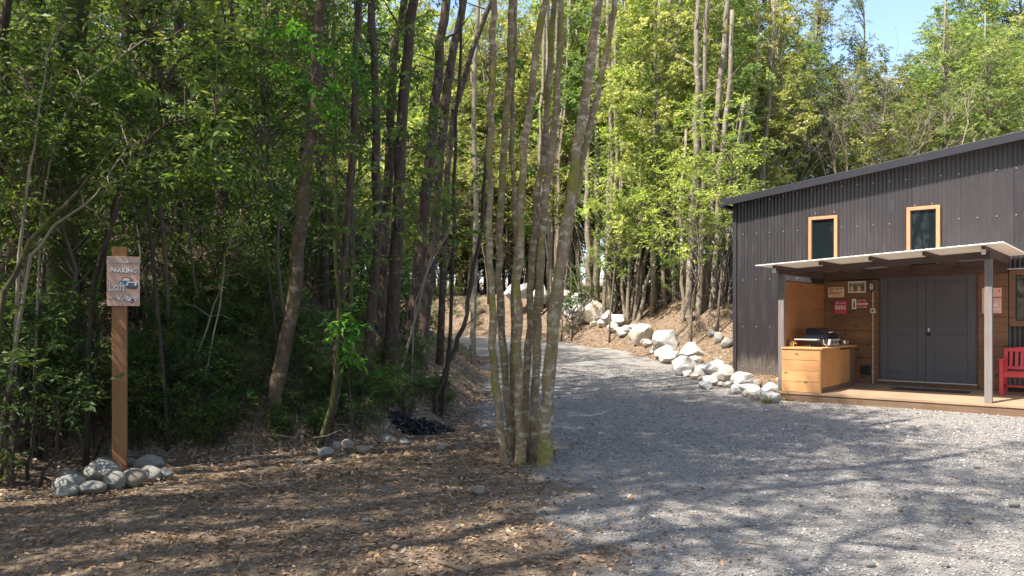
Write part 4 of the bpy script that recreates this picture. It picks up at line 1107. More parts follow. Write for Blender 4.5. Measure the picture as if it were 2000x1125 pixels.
HT = [
 ('thick mossy trunk at the far left, broadest in the wood', [(128, 700), (120, 480), (128, 250), (150, 0), (155, -60)], 8.9, 62, 'bark_moss', 'lace0', .9),
 ('dark trunk rising behind the parking board', [(330, 590), (345, 470), (352, 300), (345, 120), (350, 0)], 12.5, 25, 'bark_dark', 'wood1', 1),
 ('dark trunk right of the parking board with foliage hanging over it', [(425, 560), (432, 400), (448, 230), (452, 100), (456, 0)], 12.5, 30, 'bark_dark', 'wood2', 1),
 ('leaning brown trunk with mossy foot rooted low on the bank', [(530, 822), (552, 700), (572, 600), (590, 430), (606, 290), (618, 150), (628, 0)], None, 31, 'bark_brown', 'wood3', 1),
 ('thin dark straight trunk just right of the leaning brown one', [(634, 560), (632, 400), (628, 230), (640, 0)], 14, 16, 'bark_dark', 'wood0', .9),
 ('slim trunk rooted at the bank foot by the grey stones, nearly upright', [(634, 868), (655, 770), (664, 640), (672, 520), (686, 340), (694, 180), (702, 0)], None, 20, 'bark_dark', 'wood1', .9),
 ('trunk left of the paired trunks mid bank', [(712, 790), (722, 640), (738, 480), (733, 320), (732, 160), (726, 0)], 10.6, 22, 'bark_dark', 'wood2', 1),
 ('left one of the paired trunks mid bank', [(742, 640), (748, 480), (760, 330), (764, 200), (772, 80), (790, 0)], 12.2, 22, 'bark_dark', 'wood3', .9),
 ('right one of the paired trunks, thicker and grey barked', [(757, 760), (768, 600), (776, 460), (781, 300), (792, 150), (808, 0)], 11.2, 29, 'bark_dark', 'wood0', 1),
 ('dark trunk leaning right, left of the narrow forked pair', [(808, 600), (826, 440), (838, 330), (846, 240), (858, 120), (872, 0)], 13, 26, 'bark_dark', 'wood1', .9),
 ('grey patched trunk leaning right, second from the stem clump', [(830, 620), (852, 400), (866, 250), (880, 130), (906, 0)], 14, 22, 'bark_dark', 'wood2', .9),
 ('thin dark stem leaning right beside the clump, upper part bare', [(874, 330), (888, 210), (916, 120), (948, 30), (962, 0)], 15, 13, 'bark_dark', None, 1),
 ('crooked thin dark stem rising from the black heap', [(853, 812), (850, 775), (878, 700), (905, 640), (920, 560), (942, 440), (950, 300)], None, 11, 'twig_dark', None, 1),
 ('very thin straight stem behind the crooked one', [(862, 815), (872, 740), (880, 640), (884, 500), (890, 300), (900, 100)], None, 9, 'twig_dark', None, 1),
 ('thin stem with fresh lance shaped leaves below the slim trunk', [(618, 872), (650, 790), (660, 700), (662, 600), (655, 480)], None, 12, 'bark_moss', None, 1),
 ('slender stem far back between the leaning and slim trunks', [(590, 620), (583, 400), (596, 200), (600, 0)], 17, 14, 'bark_dark', 'wood3', .8),
 ('slender trunk far back left of the leaning brown trunk', [(508, 600), (505, 400), (512, 200), (520, 0)], 16, 16, 'bark_dark', 'wood0', .8),
 ('brown trunk behind the mossy one, partly hidden by fronds', [(230, 560), (245, 400), (240, 200), (250, 0)], 14, 30, 'bark_dark', 'wood1', 1),
 ('far dark trunk between the board and the mossy trunk', [(290, 540), (285, 350), (300, 100), (310, 0)], 17, 18, 'bark_dark', 'wood2', .9),
 ('distant pale stem left of the clump', [(925, 600), (930, 400), (926, 200), (935, 0)], 19, 12, 'bark_grey', 'wood3', .8),
]
for i, t in enumerate(HT):
    hero(t[0], t[1], t[2], t[3], t[4], t[5] if i not in (6, 8, 10, 19) else None, t[6]*(.7 if i >= 5 else 1), crown_dx=-1.2 if i >= 5 else 0, group='trunks standing on the shaded bank' if i not in (12, 13, 14) else 'thin stems on the bank')
# clump of seven stems growing from one stool
e = empty('multi_stem_tree', hit(1028, 902)); tag(e, 'clump of tall lichen patched stems growing from one foot at the gravel edge', 'tree')
root = Vector(e.location)
CL = [ (8.0, 21, [(992, 903), (978, 850), (966, 740), (960, 620), (957, 480), (957, 300), (962, 120), (965, 0), (968, -90)]),
 (8.25, 21, [(1003, 895), (993, 800), (983, 680), (976, 540), (978, 400), (986, 250), (996, 120), (1000, 0), (1004, -90)]),
 (7.95, 23, [(1016, 903), (1014, 800), (1011, 690), (1010, 580), (1016, 450), (1022, 330), (1034, 210), (1050, 90), (1062, 0), (1075, -90)]),
 (8.3, 20, [(1030, 893), (1028, 780), (1034, 640), (1040, 500), (1052, 380), (1066, 260), (1074, 130), (1082, 0), (1088, -90)]),
 (8.1, 22, [(1040, 897), (1044, 760), (1048, 640), (1056, 520), (1062, 420), (1076, 310), (1090, 170), (1097, 0), (1100, -90)]),
 (7.9, 30, [(1062, 903), (1066, 800), (1072, 720), (1082, 620), (1094, 510), (1110, 400), (1128, 290), (1148, 160), (1164, 40), (1176, -90)]),
 (8.2, 19, [(1068, 896), (1076, 780), (1086, 650), (1100, 520), (1118, 410), (1140, 300), (1166, 190), (1188, 90), (1202, 0), (1214, -90)]),
 (8.35, 14, [(1008, 890), (1000, 740), (1003, 600), (1008, 440), (1000, 300), (1003, 150), (1008, 0), (1010, -90)]),]
for D_, w, pts in CL:
    p = [P(x, y, D_) - root for x, y in pts]; p[0].z = -.12
    d = (p[-1]-p[-2]).normalized(); p.append(p[-1] + d*1.5); p.append(p[-1] + Vector((d.x, d.y, 1.1)).normalized()*2.2)
    q = []
    for i in range(len(p)-1):
        for k in range(4):
            v = p[i].lerp(p[i+1], k/4); q.append(v + Vector((random.gauss(0, .009), random.gauss(0, .009), 0)))
    q.append(p[-1]); n = len(q); r = w*.77/2/F*D_
    rad = [r*(1.04-.42*i/n)*(1+random.uniform(-.11, .11)) for i in range(n)]; rad[0] *= 1.7; rad[1] *= 1.35; rad[2] *= 1.15
    mb = MB(); mb.tube(q, rad, 14, wob=.13, rng=random); mb.build('trunk', M['bark_clump'], e, smooth=True)
mb = MB()
for k in range(40):
    a = random.uniform(0, 6.28); o = Vector((random.gauss(.06, .12), random.gauss(0, .08), -.02)); l = random.uniform(.1, .28)
    mb.tube([o, o + Vector((math.cos(a)*l*.3, math.sin(a)*l*.3, l*.8)), o + Vector((math.cos(a)*l*.8, math.sin(a)*l*.8, l*random.uniform(.8, 1.7)))], [.005, .004, .001], 4, caps=False)
mb.build('basal_shoots', M['twig'], e)
for k, (dx, dy, dz, s) in enumerate([(-2.0, -.6, 9.4, .7), (-1.6, -2.4, 10.4, .7)]):
    c = link('crown', PR['wood%d' % k][1], e); c.scale = (s, s, s); c.location = (dx, dy, dz - 10.5*s)
g2_ = np.random.default_rng(77)
sc_pts = np.array([[P(x, y, 8.4)-root for x, y in ((985, 230), (1020, 270), (1045, 330), (1040, 430), (1070, 200), (1000, 420), (1060, 470), (1015, 120), (1110, 210), (1035, 510))]]).reshape(-1, 3)
Vv, Qq, T = clump_leaves(g2_, sc_pts, .10, 22, .10, .26, .8, tw=.12)
link('leaf_sprays', np_mesh('leaf_sprays', Vv, Qq, M['leaf_fresh'], T), e)

# arching sapling with bright leaf sprays, upper left
def bough(label, pts, D, r0, sprays, leafm, crad=.2, per=36, Ll=.10, W=.34, mat='twig_dark', name='arching_sapling', dD=0, group=None, droop=.5):
    p = [P(x, y, D + dD*i/(len(pts)-1)) for i, (x, y) in enumerate(pts)]
    gz = H(p[0].x, p[0].y); p[0].z = gz - .05
    root = Vector((p[0].x, p[0].y, gz)); e = empty(name, root); tag(e, label, 'sapling' if name != 'leafless_shrub' else 'shrub', group)
    q = [v-root for v in p]; n = len(q)
    mb = MB()
    qq = []
    for i in range(n-1):
        for k in range(3): qq.append(q[i].lerp(q[i+1], k/3) + Vector((random.gauss(0, .008), random.gauss(0, .008), random.gauss(0, .004))))
    qq.append(q[-1]); m_ = len(qq)
    mb.tube(qq, [r0*(1-.8*i/(m_-1)) for i in range(m_)], 7, wob=.1, rng=random)
    cs = []
    for (x, y, dd) in sprays:
        c = P(x, y, D+dd)-root; cs.append(c)
        near = min(qq, key=lambda v: (v-c).length)
        mb.tube([near, near.lerp(c, .5) + Vector((0, 0, .05)), c], [.007, .005, .002], 4, caps=False)
    mb.build('trunk', M[mat], e, smooth=True)
    if cs:
        g = np.random.default_rng(int(pts[0][0]*7+pts[0][1]))
        Vv, Qq, T = clump_leaves(g, np.array([tuple(c) for c in cs]), crad, per, Ll, W, .7, droop=droop, tw=.24)
        link('crown', np_mesh('sprays', Vv, Qq, M[leafm], T), e)
    return e
bough('arching sapling whose tip carries bright green sunlit leaf sprays', [(330, 700), (300, 520), (285, 350), (300, 210), (345, 120), (405, 82), (480, 84), (560, 112), (640, 170), (690, 240)], 8.3, .022,
      [(605, 105, 0), (560, 60, .1), (640, 100, 0), (690, 105, .1), (610, 165, -.1), (655, 180, 0), (700, 175, .1), (640, 215, 0), (670, 225, .1), (560, 130, 0), (520, 45, 0), (590, 60, 0), (680, 130, 0), (720, 185, .1)], 'leaf_fresh', .17, 40)
bough('sapling with drooping leaves over the board, left of the arching one', [(170, 720), (180, 560), (230, 400), (260, 300), (330, 240), (420, 215)], 7.8, .03,
      [(x, y, random.uniform(-.4, .6)) for x, y in ((300, 250), (350, 215), (400, 230), (430, 180), (330, 300), (380, 300), (270, 330), (420, 270), (300, 180), (250, 260), (360, 150), (440, 240), (460, 320), (400, 340), (340, 350), (230, 210), (470, 130), (480, 60), (430, 50), (400, 110))], 'leaf_shade', .26, 60, .11)
bough('sapling on the bank whose leaves hang in front of the paired trunks', [(560, 640), (520, 500), (500, 400), (470, 300)], 9, .018,
      [(x, y, random.uniform(-.4, .8)) for x, y in ((470, 290), (520, 330), (440, 350), (500, 400), (560, 300), (430, 430), (540, 420), (600, 350), (480, 480), (390, 420), (570, 250), (520, 220))], 'leaf_shade', .26, 45, .08)
bough('drooping fresh leaved shoot in front of the slim trunk', [(690, 760), (680, 680), (672, 620), (676, 590)], 8.9, .010,
      [(x, y, random.uniform(-.1, .1)) for x, y in ((668, 620), (684, 626), (672, 640), (686, 655), (676, 672), (690, 690), (665, 690), (680, 705), (660, 640), (695, 640))], 'leaf_fresh', .09, 27, .13, .22, droop=.9)
BB = [
 ('leafless forked shrub at the left edge, thickest leaning branch', [(-60, 700), (10, 570), (60, 470), (130, 400), (190, 330), (235, 270)], 6.3, .028),
 ('leafless shrub branch sweeping up past the mossy trunk', [(-20, 640), (60, 500), (110, 440), (185, 380), (250, 285)], 6.8, .018),
 ('upright bare branch near the left frame edge', [(20, 720), (35, 500), (60, 330), (75, 200), (110, 60)], 7.0, .020),
 ('bare curving branch at the upper left corner', [(60, 740), (80, 420), (110, 250), (160, 160), (250, 100)], 7.6, .014),
 ('mossy slanting stem left of the sign post', [(150, 800), (170, 640), (200, 500), (225, 400), (250, 300), (262, 180)], 8.6, .055),
 ('slanting mossy stem crossing behind the parking board', [(170, 700), (200, 620), (240, 560), (290, 500), (330, 430)], 9.0, .03),
 ('thin crooked stem between board and dark trunk', [(375, 870), (400, 740), (430, 600), (440, 500), (470, 420)], 9.0, .016),
 ('thin slanting stem crossing the bank right of the board', [(340, 830), (385, 690), (410, 620), (440, 540)], 9.2, .022),
 ('thin pale bare stem right of the paired trunks', [(800, 700), (812, 590), (842, 500), (880, 440)], 11, .014),
 ('reddish bare stem leaning right near the stem clump', [(780, 640), (830, 540), (860, 480), (905, 400), (930, 330)], 12, .022),
]
for lb, pts, D_, r in BB:
    sp_ = []
    if r < .03: sp_ = [(pts[-1][0] + random.gauss(0, 25), pts[-1][1] + random.gauss(0, 25), random.gauss(0, .2)) for _ in range(4)] + [(pts[-2][0] + random.gauss(0, 30), pts[-2][1] + random.gauss(0, 30), random.gauss(0, .2)) for _ in range(3)]
    bough(lb, pts, D_, r, sp_, 'leaf_olive' if r < .02 else 'leaf_shade', .16, 18, .07, .3, mat='bark_moss' if r > .025 else 'twig_pale', name='leafless_shrub' if r < .025 else 'bank_sapling', group='stems and branches at the left of the wood')

# scattered trees of the shaded wood
def free(x, y, used, dmin):
    return all((x-a)**2 + (y-b)**2 > dmin*dmin for a, b in used)
used = []
def scatter(n, xr, yr, dmin, cond, maxtry=6000):
    out = []
    for _ in range(maxtry):
        if len(out) >= n: break
        x, y = random.uniform(*xr), random.uniform(*yr)
        if free(x, y, used, dmin) and cond(x, y): used.append((x, y)); out.append((x, y))
    return out
def DL(x, y):
    a, b = dists(np.array([x]), np.array([y])); return float(a[0]), float(b[0])
random.seed(21)
gW = 'slender trees filling the shaded wood'
for i, (x, y) in enumerate(scatter(13, (-17, -1.2), (9.5, 22), 1.25, lambda x, y: DL(x, y)[0] > 2.2 and x > -.72*y-2 and (x < -6 or y < 11))):
    place(W4[i % 4], x, y, 'forest_tree', 'slender dark barked tree among many in the shaded wood on the left', 'tree', gW, sc_=random.uniform(.75, 1.05))
for i, (x, y) in enumerate(scatter(46, (-26, -.6), (16, 36), 1.35, lambda x, y: DL(x, y)[0] > 1.2 and x > -.72*y-2 and (x < -5 or y > 25))):
    place('deep%d' % (i % 3), x, y, 'forest_tree', 'thin tree far back in the wood where sun reaches the leaves', 'tree', 'thin trees at the back of the wood', sc_=random.uniform(.8, 1.15))
# trees left of and behind the viewpoint whose shade falls on the parking ground
def shade_tree(tx, ty, cx_, cy_, h, s, k, lb='tall tree beside the viewpoint whose crown shades the parking ground'):
    gz = H(tx, ty); e = empty('roadside_tree', (tx, ty, gz)); tag(e, lb, 'tree', 'shade trees beside the parking ground')
    top = Vector((cx_-tx, cy_-ty, h)); mb = MB(); n = 12; q = []
    for i in range(n+1):
        f = i/n; q.append(Vector((top.x*f**1.6, top.y*f**1.6, -.2 + (h+.2)*f)) + Vector((random.gauss(0, .13), random.gauss(0, .13), 0))*(i > 0))
    mb.tube(q, [(.15 if tx < -5.8 else .055)*(1-.6*i/n) for i in range(n+1)], 9, wob=.1, rng=random)
    for i in range(14):
        t = random.uniform(0, 6.28); a = q[random.randint(7, n)]; l = random.uniform(.6, 2.0)*s
        mb.tube([a, a + Vector((math.cos(t)*l*.5, math.sin(t)*l*.5, .3*l)), a + Vector((math.cos(t)*l, math.sin(t)*l, .5*l))], [.035, .02, .005], 4, caps=False)
    link('trunk', mb.mesh('tree_trunk', M['bark_dark'], smooth=True, recalc=False), e)
    if tx > -5.95:  # unseen leaf blobs added to break the thin trunks' shadows into dapples
        for j in range(3):
            m_ = q[3+2*j]; w_ = link('shadow_foliage', PR['sapling%d' % (j % 2)][1], e); w_.scale = (.8, .8, .8); w_.location = (m_.x, m_.y, m_.z-2.5); w_.rotation_euler = (0, 0, j*2.1)
    c = link('crown', PR[k if isinstance(k, str) else W4[k % 4]][1], e); c.location = (top.x, top.y, h-10.5*s); c.scale = (s, s, s); c.rotation_euler = (0, 0, 0)
ST_ = [(-6.6, 5.6, -4.6, 5.6, 11.5, 1.0, 'dense'), (-6.9, 3.8, -5.2, 3.6, 11.8, .8, 'dense'), (-7.4, 7.2, -4.7, 8.4, 12, 1.0, 'dense'), (-6.0, 3.4, -3.2, 3.6, 11.5, 1.0, 'lace0'), (-5.4, 4.4, -2.5, 6.4, 12, .9, 'dense'), (-3.8, .6, -1.4, 2.4, 11.5, .95, 'lace1'), (-11, 5.4, -10, 5.2, 11, 1.1, 'lace0'), (-7.2, -.6, -5.6, .4, 11, .9, 'lace0'), (-6.8, 4.8, -5.9, 3.2, 9.5, .8), (-6.9, 6.6, -4.6, 9.2, 11.0, .8), (-6.6, 6.2, -3.4, 5.6, 12.4, .85),
       (-4.8, -1.2, -3.6, -.6, 11, 1.0, 'lace0'), (-2.4, -3.4, -.6, -1.2, 11, .85, 'lace1'), (-7.6, 1.4, -6.2, 1.6, 11.5, 1.05), (-9.4, 4.2, -8.2, 4.6, 12, 1.1), (-9.6, -1.5, -8.8, -1, 11, 1.1), (-8.2, 9.5, -6.4, 10.6, 12.5, 1.1, 'lace0'), (-6.4, 6.9, -3.9, 7.2, 12.8, .8), (-5.6, 8.0, -3.0, 8.3, 12, .75), (-6.2, 7.4, -2.7, 7.2, 13.2, .7), (-6.0, 9.2, -4.4, 8.2, 14, .8), (-5.9, 3.9, -1.2, 4.0, 11.6, .85, 'lace0'), (-6.3, 2.0, -2.7, 2.7, 11.8, .8), (-6.0, .9, -3.9, 1.5, 11.2, .75, 'lace1')]
for i, t in enumerate(ST_):
    if len(t) == 6: t = t + (i,)
    shade_tree(*t)
for i, (x, y) in enumerate([(-16, -9), (-11, -12), (-6.5, -14), (-2, -12.5), (3, -14), (8, -12), (13, -15), (18, -10), (24, -13), (-20, -3), (29, -6), (-9, -18), (1, -19), (12, -21), (34, 0)]):
    place('back%d' % (i % 3), x, y, 'woodland_tree', 'tree behind the viewpoint on the far side of the parking ground', 'tree', 'trees around the parking ground behind the viewpoint')

# understorey on the bank
SH = [(30, 960, 1, 1.0), (90, 900, 1, .9), (20, 860, 0, 1.1), (140, 850, 1, .8), (60, 790, 0, .9), (180, 870, 0, .6), (300, 850, 1, .5), (345, 800, 2, .55), (395, 830, 1, .5), (290, 780, 0, .5),
      (480, 830, 2, .35), (430, 700, 1, .5), (370, 620, 0, .7), (330, 700, 1, .5), (500, 620, 1, .6), (600, 700, 1, .5), (745, 805, 3, .42), (705, 850, 2, .35), (770, 780, 2, .4), (740, 745, 0, .45), (680, 780, 1, .4),
      (620, 560, 2, .7), (700, 560, 0, .7), (800, 640, 2, .55), (830, 600, 1, .6), (880, 600, 2, .7), (910, 560, 0, .8), (860, 540, 2, .8), (760, 560, 1, .7), (930, 640, 1, .35), (560, 560, 2, .8), (450, 560, 0, .8), (250, 620, 1, .8), (200, 640, 0, .7),
      (100, 640, 1, 1.0), (30, 660, 0, 1.1), (160, 560, 2, 1.0), (60, 560, 1, 1.2), (420, 870, 1, .3), (260, 870, 2, .45)]
random.seed(14)
for _ in range(80):
    px = random.uniform(300, 930); py = random.uniform(570, 800)
    if px > 850 and py > 700: continue
    SH.append((px, py, random.choice((1, 2, 2, 0)), random.uniform(.25, .5)))
for _ in range(46):
    px = random.uniform(250, 900); py = 905 - (px-250)*.10 - random.uniform(0, 70)
    if px > 740 and py > 825: continue
    SH.append((px, py, random.choice((1, 2, 2, 0, 1)), random.uniform(.16, .34)))
lab = ['dark glossy leaved shrub', 'low shrub with narrow dark leaves', 'mid green bushy shrub', 'light green bushy shrub']
for i, (px, py, k, s) in enumerate(SH):
    p = hit(px, py)
    l = 'light green bushy shrub beside the black heap' if k == 3 else lab[k] + ' on the shaded bank'
    place('shrub%d' % k, p.x, p.y, 'shrub', l, 'shrub', None if k == 3 else lab[k] + 's on the bank', sc_=(s, s, s*random.uniform(.8, 1.1)), leafname='foliage', trunkname='stems')
for i, (x, y) in enumerate(scatter(46, (-20, -.9), (11, 30), .9, lambda x, y: DL(x, y)[0] > 1.8 and x > -.7*y-1)):
    place('shrub%d' % (i % 3), x, y, 'shrub', 'undergrowth shrub between the trunks of the wood', 'shrub', 'undergrowth shrubs in the wood', sc_=random.uniform(.8, 1.6), leafname='foliage', trunkname='stems')
for i, (x, y) in enumerate(scatter(26, (-14, -1.2), (9.5, 20), 1.2, lambda x, y: DL(x, y)[0] > 1.6 and x > -.7*y-1)):
    place('sapling%d' % (i % 2), x, y, 'sapling', 'leafy green sapling under the trees of the wood', 'sapling', 'saplings in the wood', sc_=random.uniform(.7, 1.3))
for i, (px, py, s) in enumerate([(60, 800, 1.0), (150, 800, .9), (10, 900, .9), (390, 660, .9), (290, 660, .8)]):
    p = hit(px, py); place('sapling%d' % (i % 2), p.x, p.y, 'sapling', 'leafy sapling on the front of the bank at the left', 'sapling', 'saplings on the front of the bank', sc_=s)

# ferns
def fern_mesh(seed, nf=9, ln=.8):
    g = np.random.default_rng(seed); Vs = []; Qs = []; Ts = []; n0 = 0
    for f in range(nf):
        a = 2*math.pi*f/nf + g.normal(0, .25); L_ = ln*g.uniform(.7, 1.15); rise = g.uniform(.5, .95)
        t = np.linspace(.08, 1, 26)
        X = np.stack([np.cos(a)*L_*t*.95, np.sin(a)*L_*t*.95, L_*(rise*t - .75*t**2.2)], 1)
        T_ = np.gradient(X, axis=0); T_ /= np.linalg.norm(T_, axis=1, keepdims=True)
        S = np.cross(T_, [0, 0, 1.]); S /= np.linalg.norm(S, axis=1, keepdims=True)
        wl_ = L_*.20*np.sin(np.pi*np.clip(t, 0, 1)**.75)+.01
        for sg in (1, -1):
            dirv = S*sg*.95 + T_*.35; dirv[:, 2] -= .12
            tip = X + dirv*wl_[:, None]; mid = X + dirv*wl_[:, None]*.4
            hw = L_*.018
            q = np.stack([X, mid + T_*hw, tip, mid - T_*hw], 1)
            Vs.append(q.reshape(-1, 3)); Qs.append(np.arange(4*len(t)).reshape(-1, 4)+n0); n0 += 4*len(t); Ts.append(np.repeat(np.clip(g.normal(.5, .2, len(t)), 0, 1), 4))
        nr = len(t)
        q = np.concatenate([X + S*.004, X - S*.004]); Vs.append(q)
        ii = np.arange(nr-1); Qs.append(np.stack([ii, ii+1, ii+1+nr, ii+nr], 1)+n0); n0 += 2*nr; Ts.append(np.full(2*nr, .2))
    return np_mesh('fern_fronds', np.concatenate(Vs), np.concatenate(Qs), M['fern'], np.concatenate(Ts))
FM = [fern_mesh(1), fern_mesh(2, 7, .95), fern_mesh(3, 11, .7)]
for i, (px, py, s) in enumerate([(390, 600, 1.0), (410, 650, .9), (330, 640, .8), (560, 520, .9), (585, 500, 1.0), (820, 660, .7), (700, 600, .6), (505, 790, .5), (470, 800, .5), (280, 730, .8), (90, 740, 1.0), (470, 640, .8), (645, 640, .7), (835, 690, .6), (60, 640, 1.2), (230, 780, .7)]):
    p = hit(px, py); o = link('fern', FM[i % 3]); o.location = p + Vector((0, 0, .12)); o.scale = (s, s, s); o.rotation_euler = (random.uniform(-.2, .2), random.uniform(-.2, .2), random.uniform(0, 6))
    tag(o, 'green fern with arching fronds on the shaded bank', 'fern', 'ferns on the bank')

for i in range(22):
    px = random.uniform(40, 900); py = random.uniform(560, 790); s = random.uniform(.45, .85)
    p = hit(px, py); o = link('fern', FM[i % 3]); o.location = p + Vector((0, 0, .1)); o.scale = (s, s, s); o.rotation_euler = (random.uniform(-.2, .2), random.uniform(-.2, .2), random.uniform(0, 6))
    tag(o, 'green fern with arching fronds on the shaded bank', 'fern', 'ferns on the bank')
# ---- sunlit trees across the drive
def stems_cluster(name, label, stems, D, crown, cs, mat='bark_grey', cz_=0, group=None, crowns=None):
    base = stems[0][1][0]; b0 = hit(base[0], base[1]) if D is None else P(base[0], base[1], D); D = b0.y
    gz = H(b0.x, b0.y); root = Vector((b0.x, b0.y, gz)); e = empty(name, root); tag(e, label, 'tree', group)
    for w, pts in stems:
        dd = random.uniform(-.3, .5)
        p = [P(x, y, D+dd) - root for x, y in pts]; p[0].z = min(p[0].z, 0) - .2
        q = []
        for i in range(len(p)-1):
            for k in range(4): q.append(p[i].lerp(p[i+1], k/4) + Vector((random.gauss(0, .025), random.gauss(0, .025), 0)))
        q.append(p[-1]); n = len(q); r = w/2/F*D
        mb = MB(); mb.tube(q, [r*(1.1-.5*i/n) for i in range(n)], 8, wob=.1, rng=random)
        for k in range(6):
            a = q[random.randint(n//4, n-2)]; t = random.uniform(0, 6.28); l = random.uniform(.5, 1.6)
            mb.tube([a, a + Vector((math.cos(t)*l*.5, math.sin(t)*l*.5, .35*l)), a + Vector((math.cos(t)*l, math.sin(t)*l, .9*l))], [r*.25, r*.15, .004], 4, caps=False)
        mb.build('trunk', M[mat], e, smooth=True)
    for c_, (dx, dy, dz), s in (crowns or []):
        c = link('crown', PR[c_][1], e); c.location = (dx, dy, dz); c.scale = (s, s, s)
    return e
stems_cluster('pale_stemmed_tree', 'cluster of tall pale grey stems left of the cabin corner', [
 (13, [(1345, 655), (1348, 520), (1356, 380), (1362, 200), (1360, 60), (1364, -60)]), (12, [(1362, 650), (1368, 500), (1374, 360), (1372, 200), (1378, 60), (1385, -60)]),
 (14, [(1372, 648), (1382, 520), (1388, 400), (1395, 260), (1412, 120), (1420, 0), (1424, -60)]), (12, [(1382, 660), (1398, 540), (1402, 420), (1408, 300), (1425, 160), (1430, 20)]),
 (9, [(1388, 655), (1412, 540), (1428, 440), (1440, 330), (1452, 200)]), (8, [(1335, 640), (1332, 520), (1328, 400), (1340, 250)])], 23.5, None, 1,
 crowns=[('edge0', (0, 1.2, 1.2), .85), ('edge2', (-1.6, 1.2, .5), .8)])
stems_cluster('pale_stemmed_tree', 'pair of pale straight trunks standing right behind the two-humped boulder', [
 (12, [(1150, 600), (1150, 520), (1146, 400), (1148, 280), (1150, 100)]), (13, [(1166, 600), (1166, 520), (1168, 400), (1164, 250), (1170, 60)]),
 (15, [(1186, 590), (1188, 480), (1190, 380), (1196, 200), (1200, 0)])], 29, None, 1, crowns=[('edge1', (.3, .8, 1.5), .95)])
stems_cluster('pale_stemmed_tree', 'fan of thin slanting stems behind the overhanging boulder', [
 (8, [(1232, 628), (1240, 540), (1250, 460), (1262, 380)]), (8, [(1238, 628), (1252, 540), (1268, 470), (1290, 400)]), (9, [(1246, 630), (1262, 560), (1285, 490), (1310, 430)]),
 (7, [(1228, 626), (1228, 540), (1232, 440), (1240, 300)]), (6, [(1250, 630), (1275, 570), (1300, 520), (1330, 470)]), (7, [(1222, 622), (1215, 540), (1212, 450), (1216, 330)]), (6, [(1240, 630), (1246, 520), (1256, 420), (1270, 300)])], 26.5, None, 1,
 mat='bark_grey', crowns=[('edge3', (.2, 1.5, 1.6), .8)])
stems_cluster('pale_stemmed_tree', 'two slim trunks just right of the stem clump across the drive', [
 (13, [(1108, 570), (1112, 480), (1112, 380), (1118, 220), (1124, 60)]), (9, [(1130, 560), (1130, 450), (1136, 300), (1140, 120)])], 31.5, None, 1, crowns=[('edge2', (0, .6, 1.2), .95)])
stems_cluster('pale_stemmed_tree', 'thin leaning trunk touching the cabin eave', [
 (9, [(1412, 600), (1418, 500), (1430, 400), (1446, 300), (1462, 200)]), (8, [(1418, 600), (1425, 520), (1424, 420), (1432, 300)])], 24.5, None, 1, crowns=[('edge1', (.3, 1.5, 1.0), .8)])
random.seed(71)
for k, (pc, D_, lb) in enumerate([(1216, 27.5, 'group of slim pale trunks between the two-humped boulder and the slanting stems'), (1300, 26, 'group of slim pale trunks behind the large grey slanted boulder'), (1450, 26.5, 'group of slim pale trunks rising just behind the far end of the cabin roof'), (1075, 31, 'group of slim pale trunks seen between and right of the clump stems')]):
    st_ = []
    for j in range(5):
        x0 = pc + random.uniform(-38, 38); l_ = random.uniform(-10, 30); st_.append((random.uniform(6, 10), [(x0, 600), (x0 + l_*.2 + random.uniform(-5, 5), 450), (x0 + l_*.5 + random.uniform(-6, 6), 300), (x0 + l_, 130), (x0 + l_*1.2, -20)]))
    stems_cluster('pale_stemmed_tree', lb, st_, D_, None, 1, crowns=[('edge%d' % k, (.2, 1.3, 2.0), .7)])
random.seed(33)
used2 = len(used)
gE = 'sunlit trees across the drive'
def beyond(x, y):
    a, b = DL(x, y); s_ = (x-4.95)*.768 - (y-14.2)*.64; t_ = (x-4.95)*.64 + (y-14.2)*.768
    return b > 3.6 and not (-3.2 < s_ < 10 and t_ < 11.5) and x < .72*y+2
for i, (x, y) in enumerate(scatter(34, (-8, 14), (24, 38), 1.7, lambda x, y: beyond(x, y) and x < .33*y and y > 26 and not (.2*y < x and y < 28.5))):
    place('edge%d' % (i % 4), x, y, 'woodland_tree', 'leafy yellow green tree in the sunlit stand across the drive', 'tree', gE, sc_=random.uniform(.85, 1.12))
for i, (x, y) in enumerate(scatter(12, (5, 12), (21, 30), 1.6, lambda x, y: beyond(x, y) and x < .36*y and x > .24*y and y > 25.5)):
    place('edge%d' % (i % 4), x, y, 'woodland_tree', 'leafy tree standing close to the far corner of the cabin', 'tree', 'trees by the far cabin corner', sc_=random.uniform(.75, .9))
for i, (x, y) in enumerate(scatter(34, (8, 34), (27, 44), 2.3, lambda x, y: beyond(x, y) and x > .31*y)):
    s = random.uniform(.60, .70) * (1.0 if x/y < .55 else 1.18) * (1.14 if x/y < .38 else 1) * (y/36)**.8
    place('back%d' % (i % 3), x, y, 'woodland_tree', 'round crowned green tree rising behind the cabin roof', 'tree', 'trees behind the cabin', sc_=s)
for lb, px, D_, s in (('pointed olive tree, its tip against the sky left of the blue gap', 1605, 36, .98), ('narrow pointed tree just right of the first spire', 1672, 38, .88)):
    p = P(px, 0, D_); place('spire', p.x, p.y, 'pointed_tree', lb, 'tree', None, sc_=s)
for lb, px, D_, s in (('tall darker tree at the right frame edge above the roof', 1975, 40, 1.12), ('tall tree left of the darkest one at the upper right', 1890, 42, 1.08)):
    p = P(px, 0, D_); place('back2', p.x, p.y, 'woodland_tree', lb, 'tree', None, sc_=s, leafm='leaf_mid')
for i, (x, y) in enumerate(scatter(40, (-26, 10), (36, 52), 2.6, lambda x, y: DL(x, y)[1] > 3)):
    place('back%d' % (i % 3), x, y, 'woodland_tree', 'sunlit tree far behind the curve of the drive', 'tree', 'far trees beyond the curve of the drive', sc_=random.uniform(.9, 1.1))
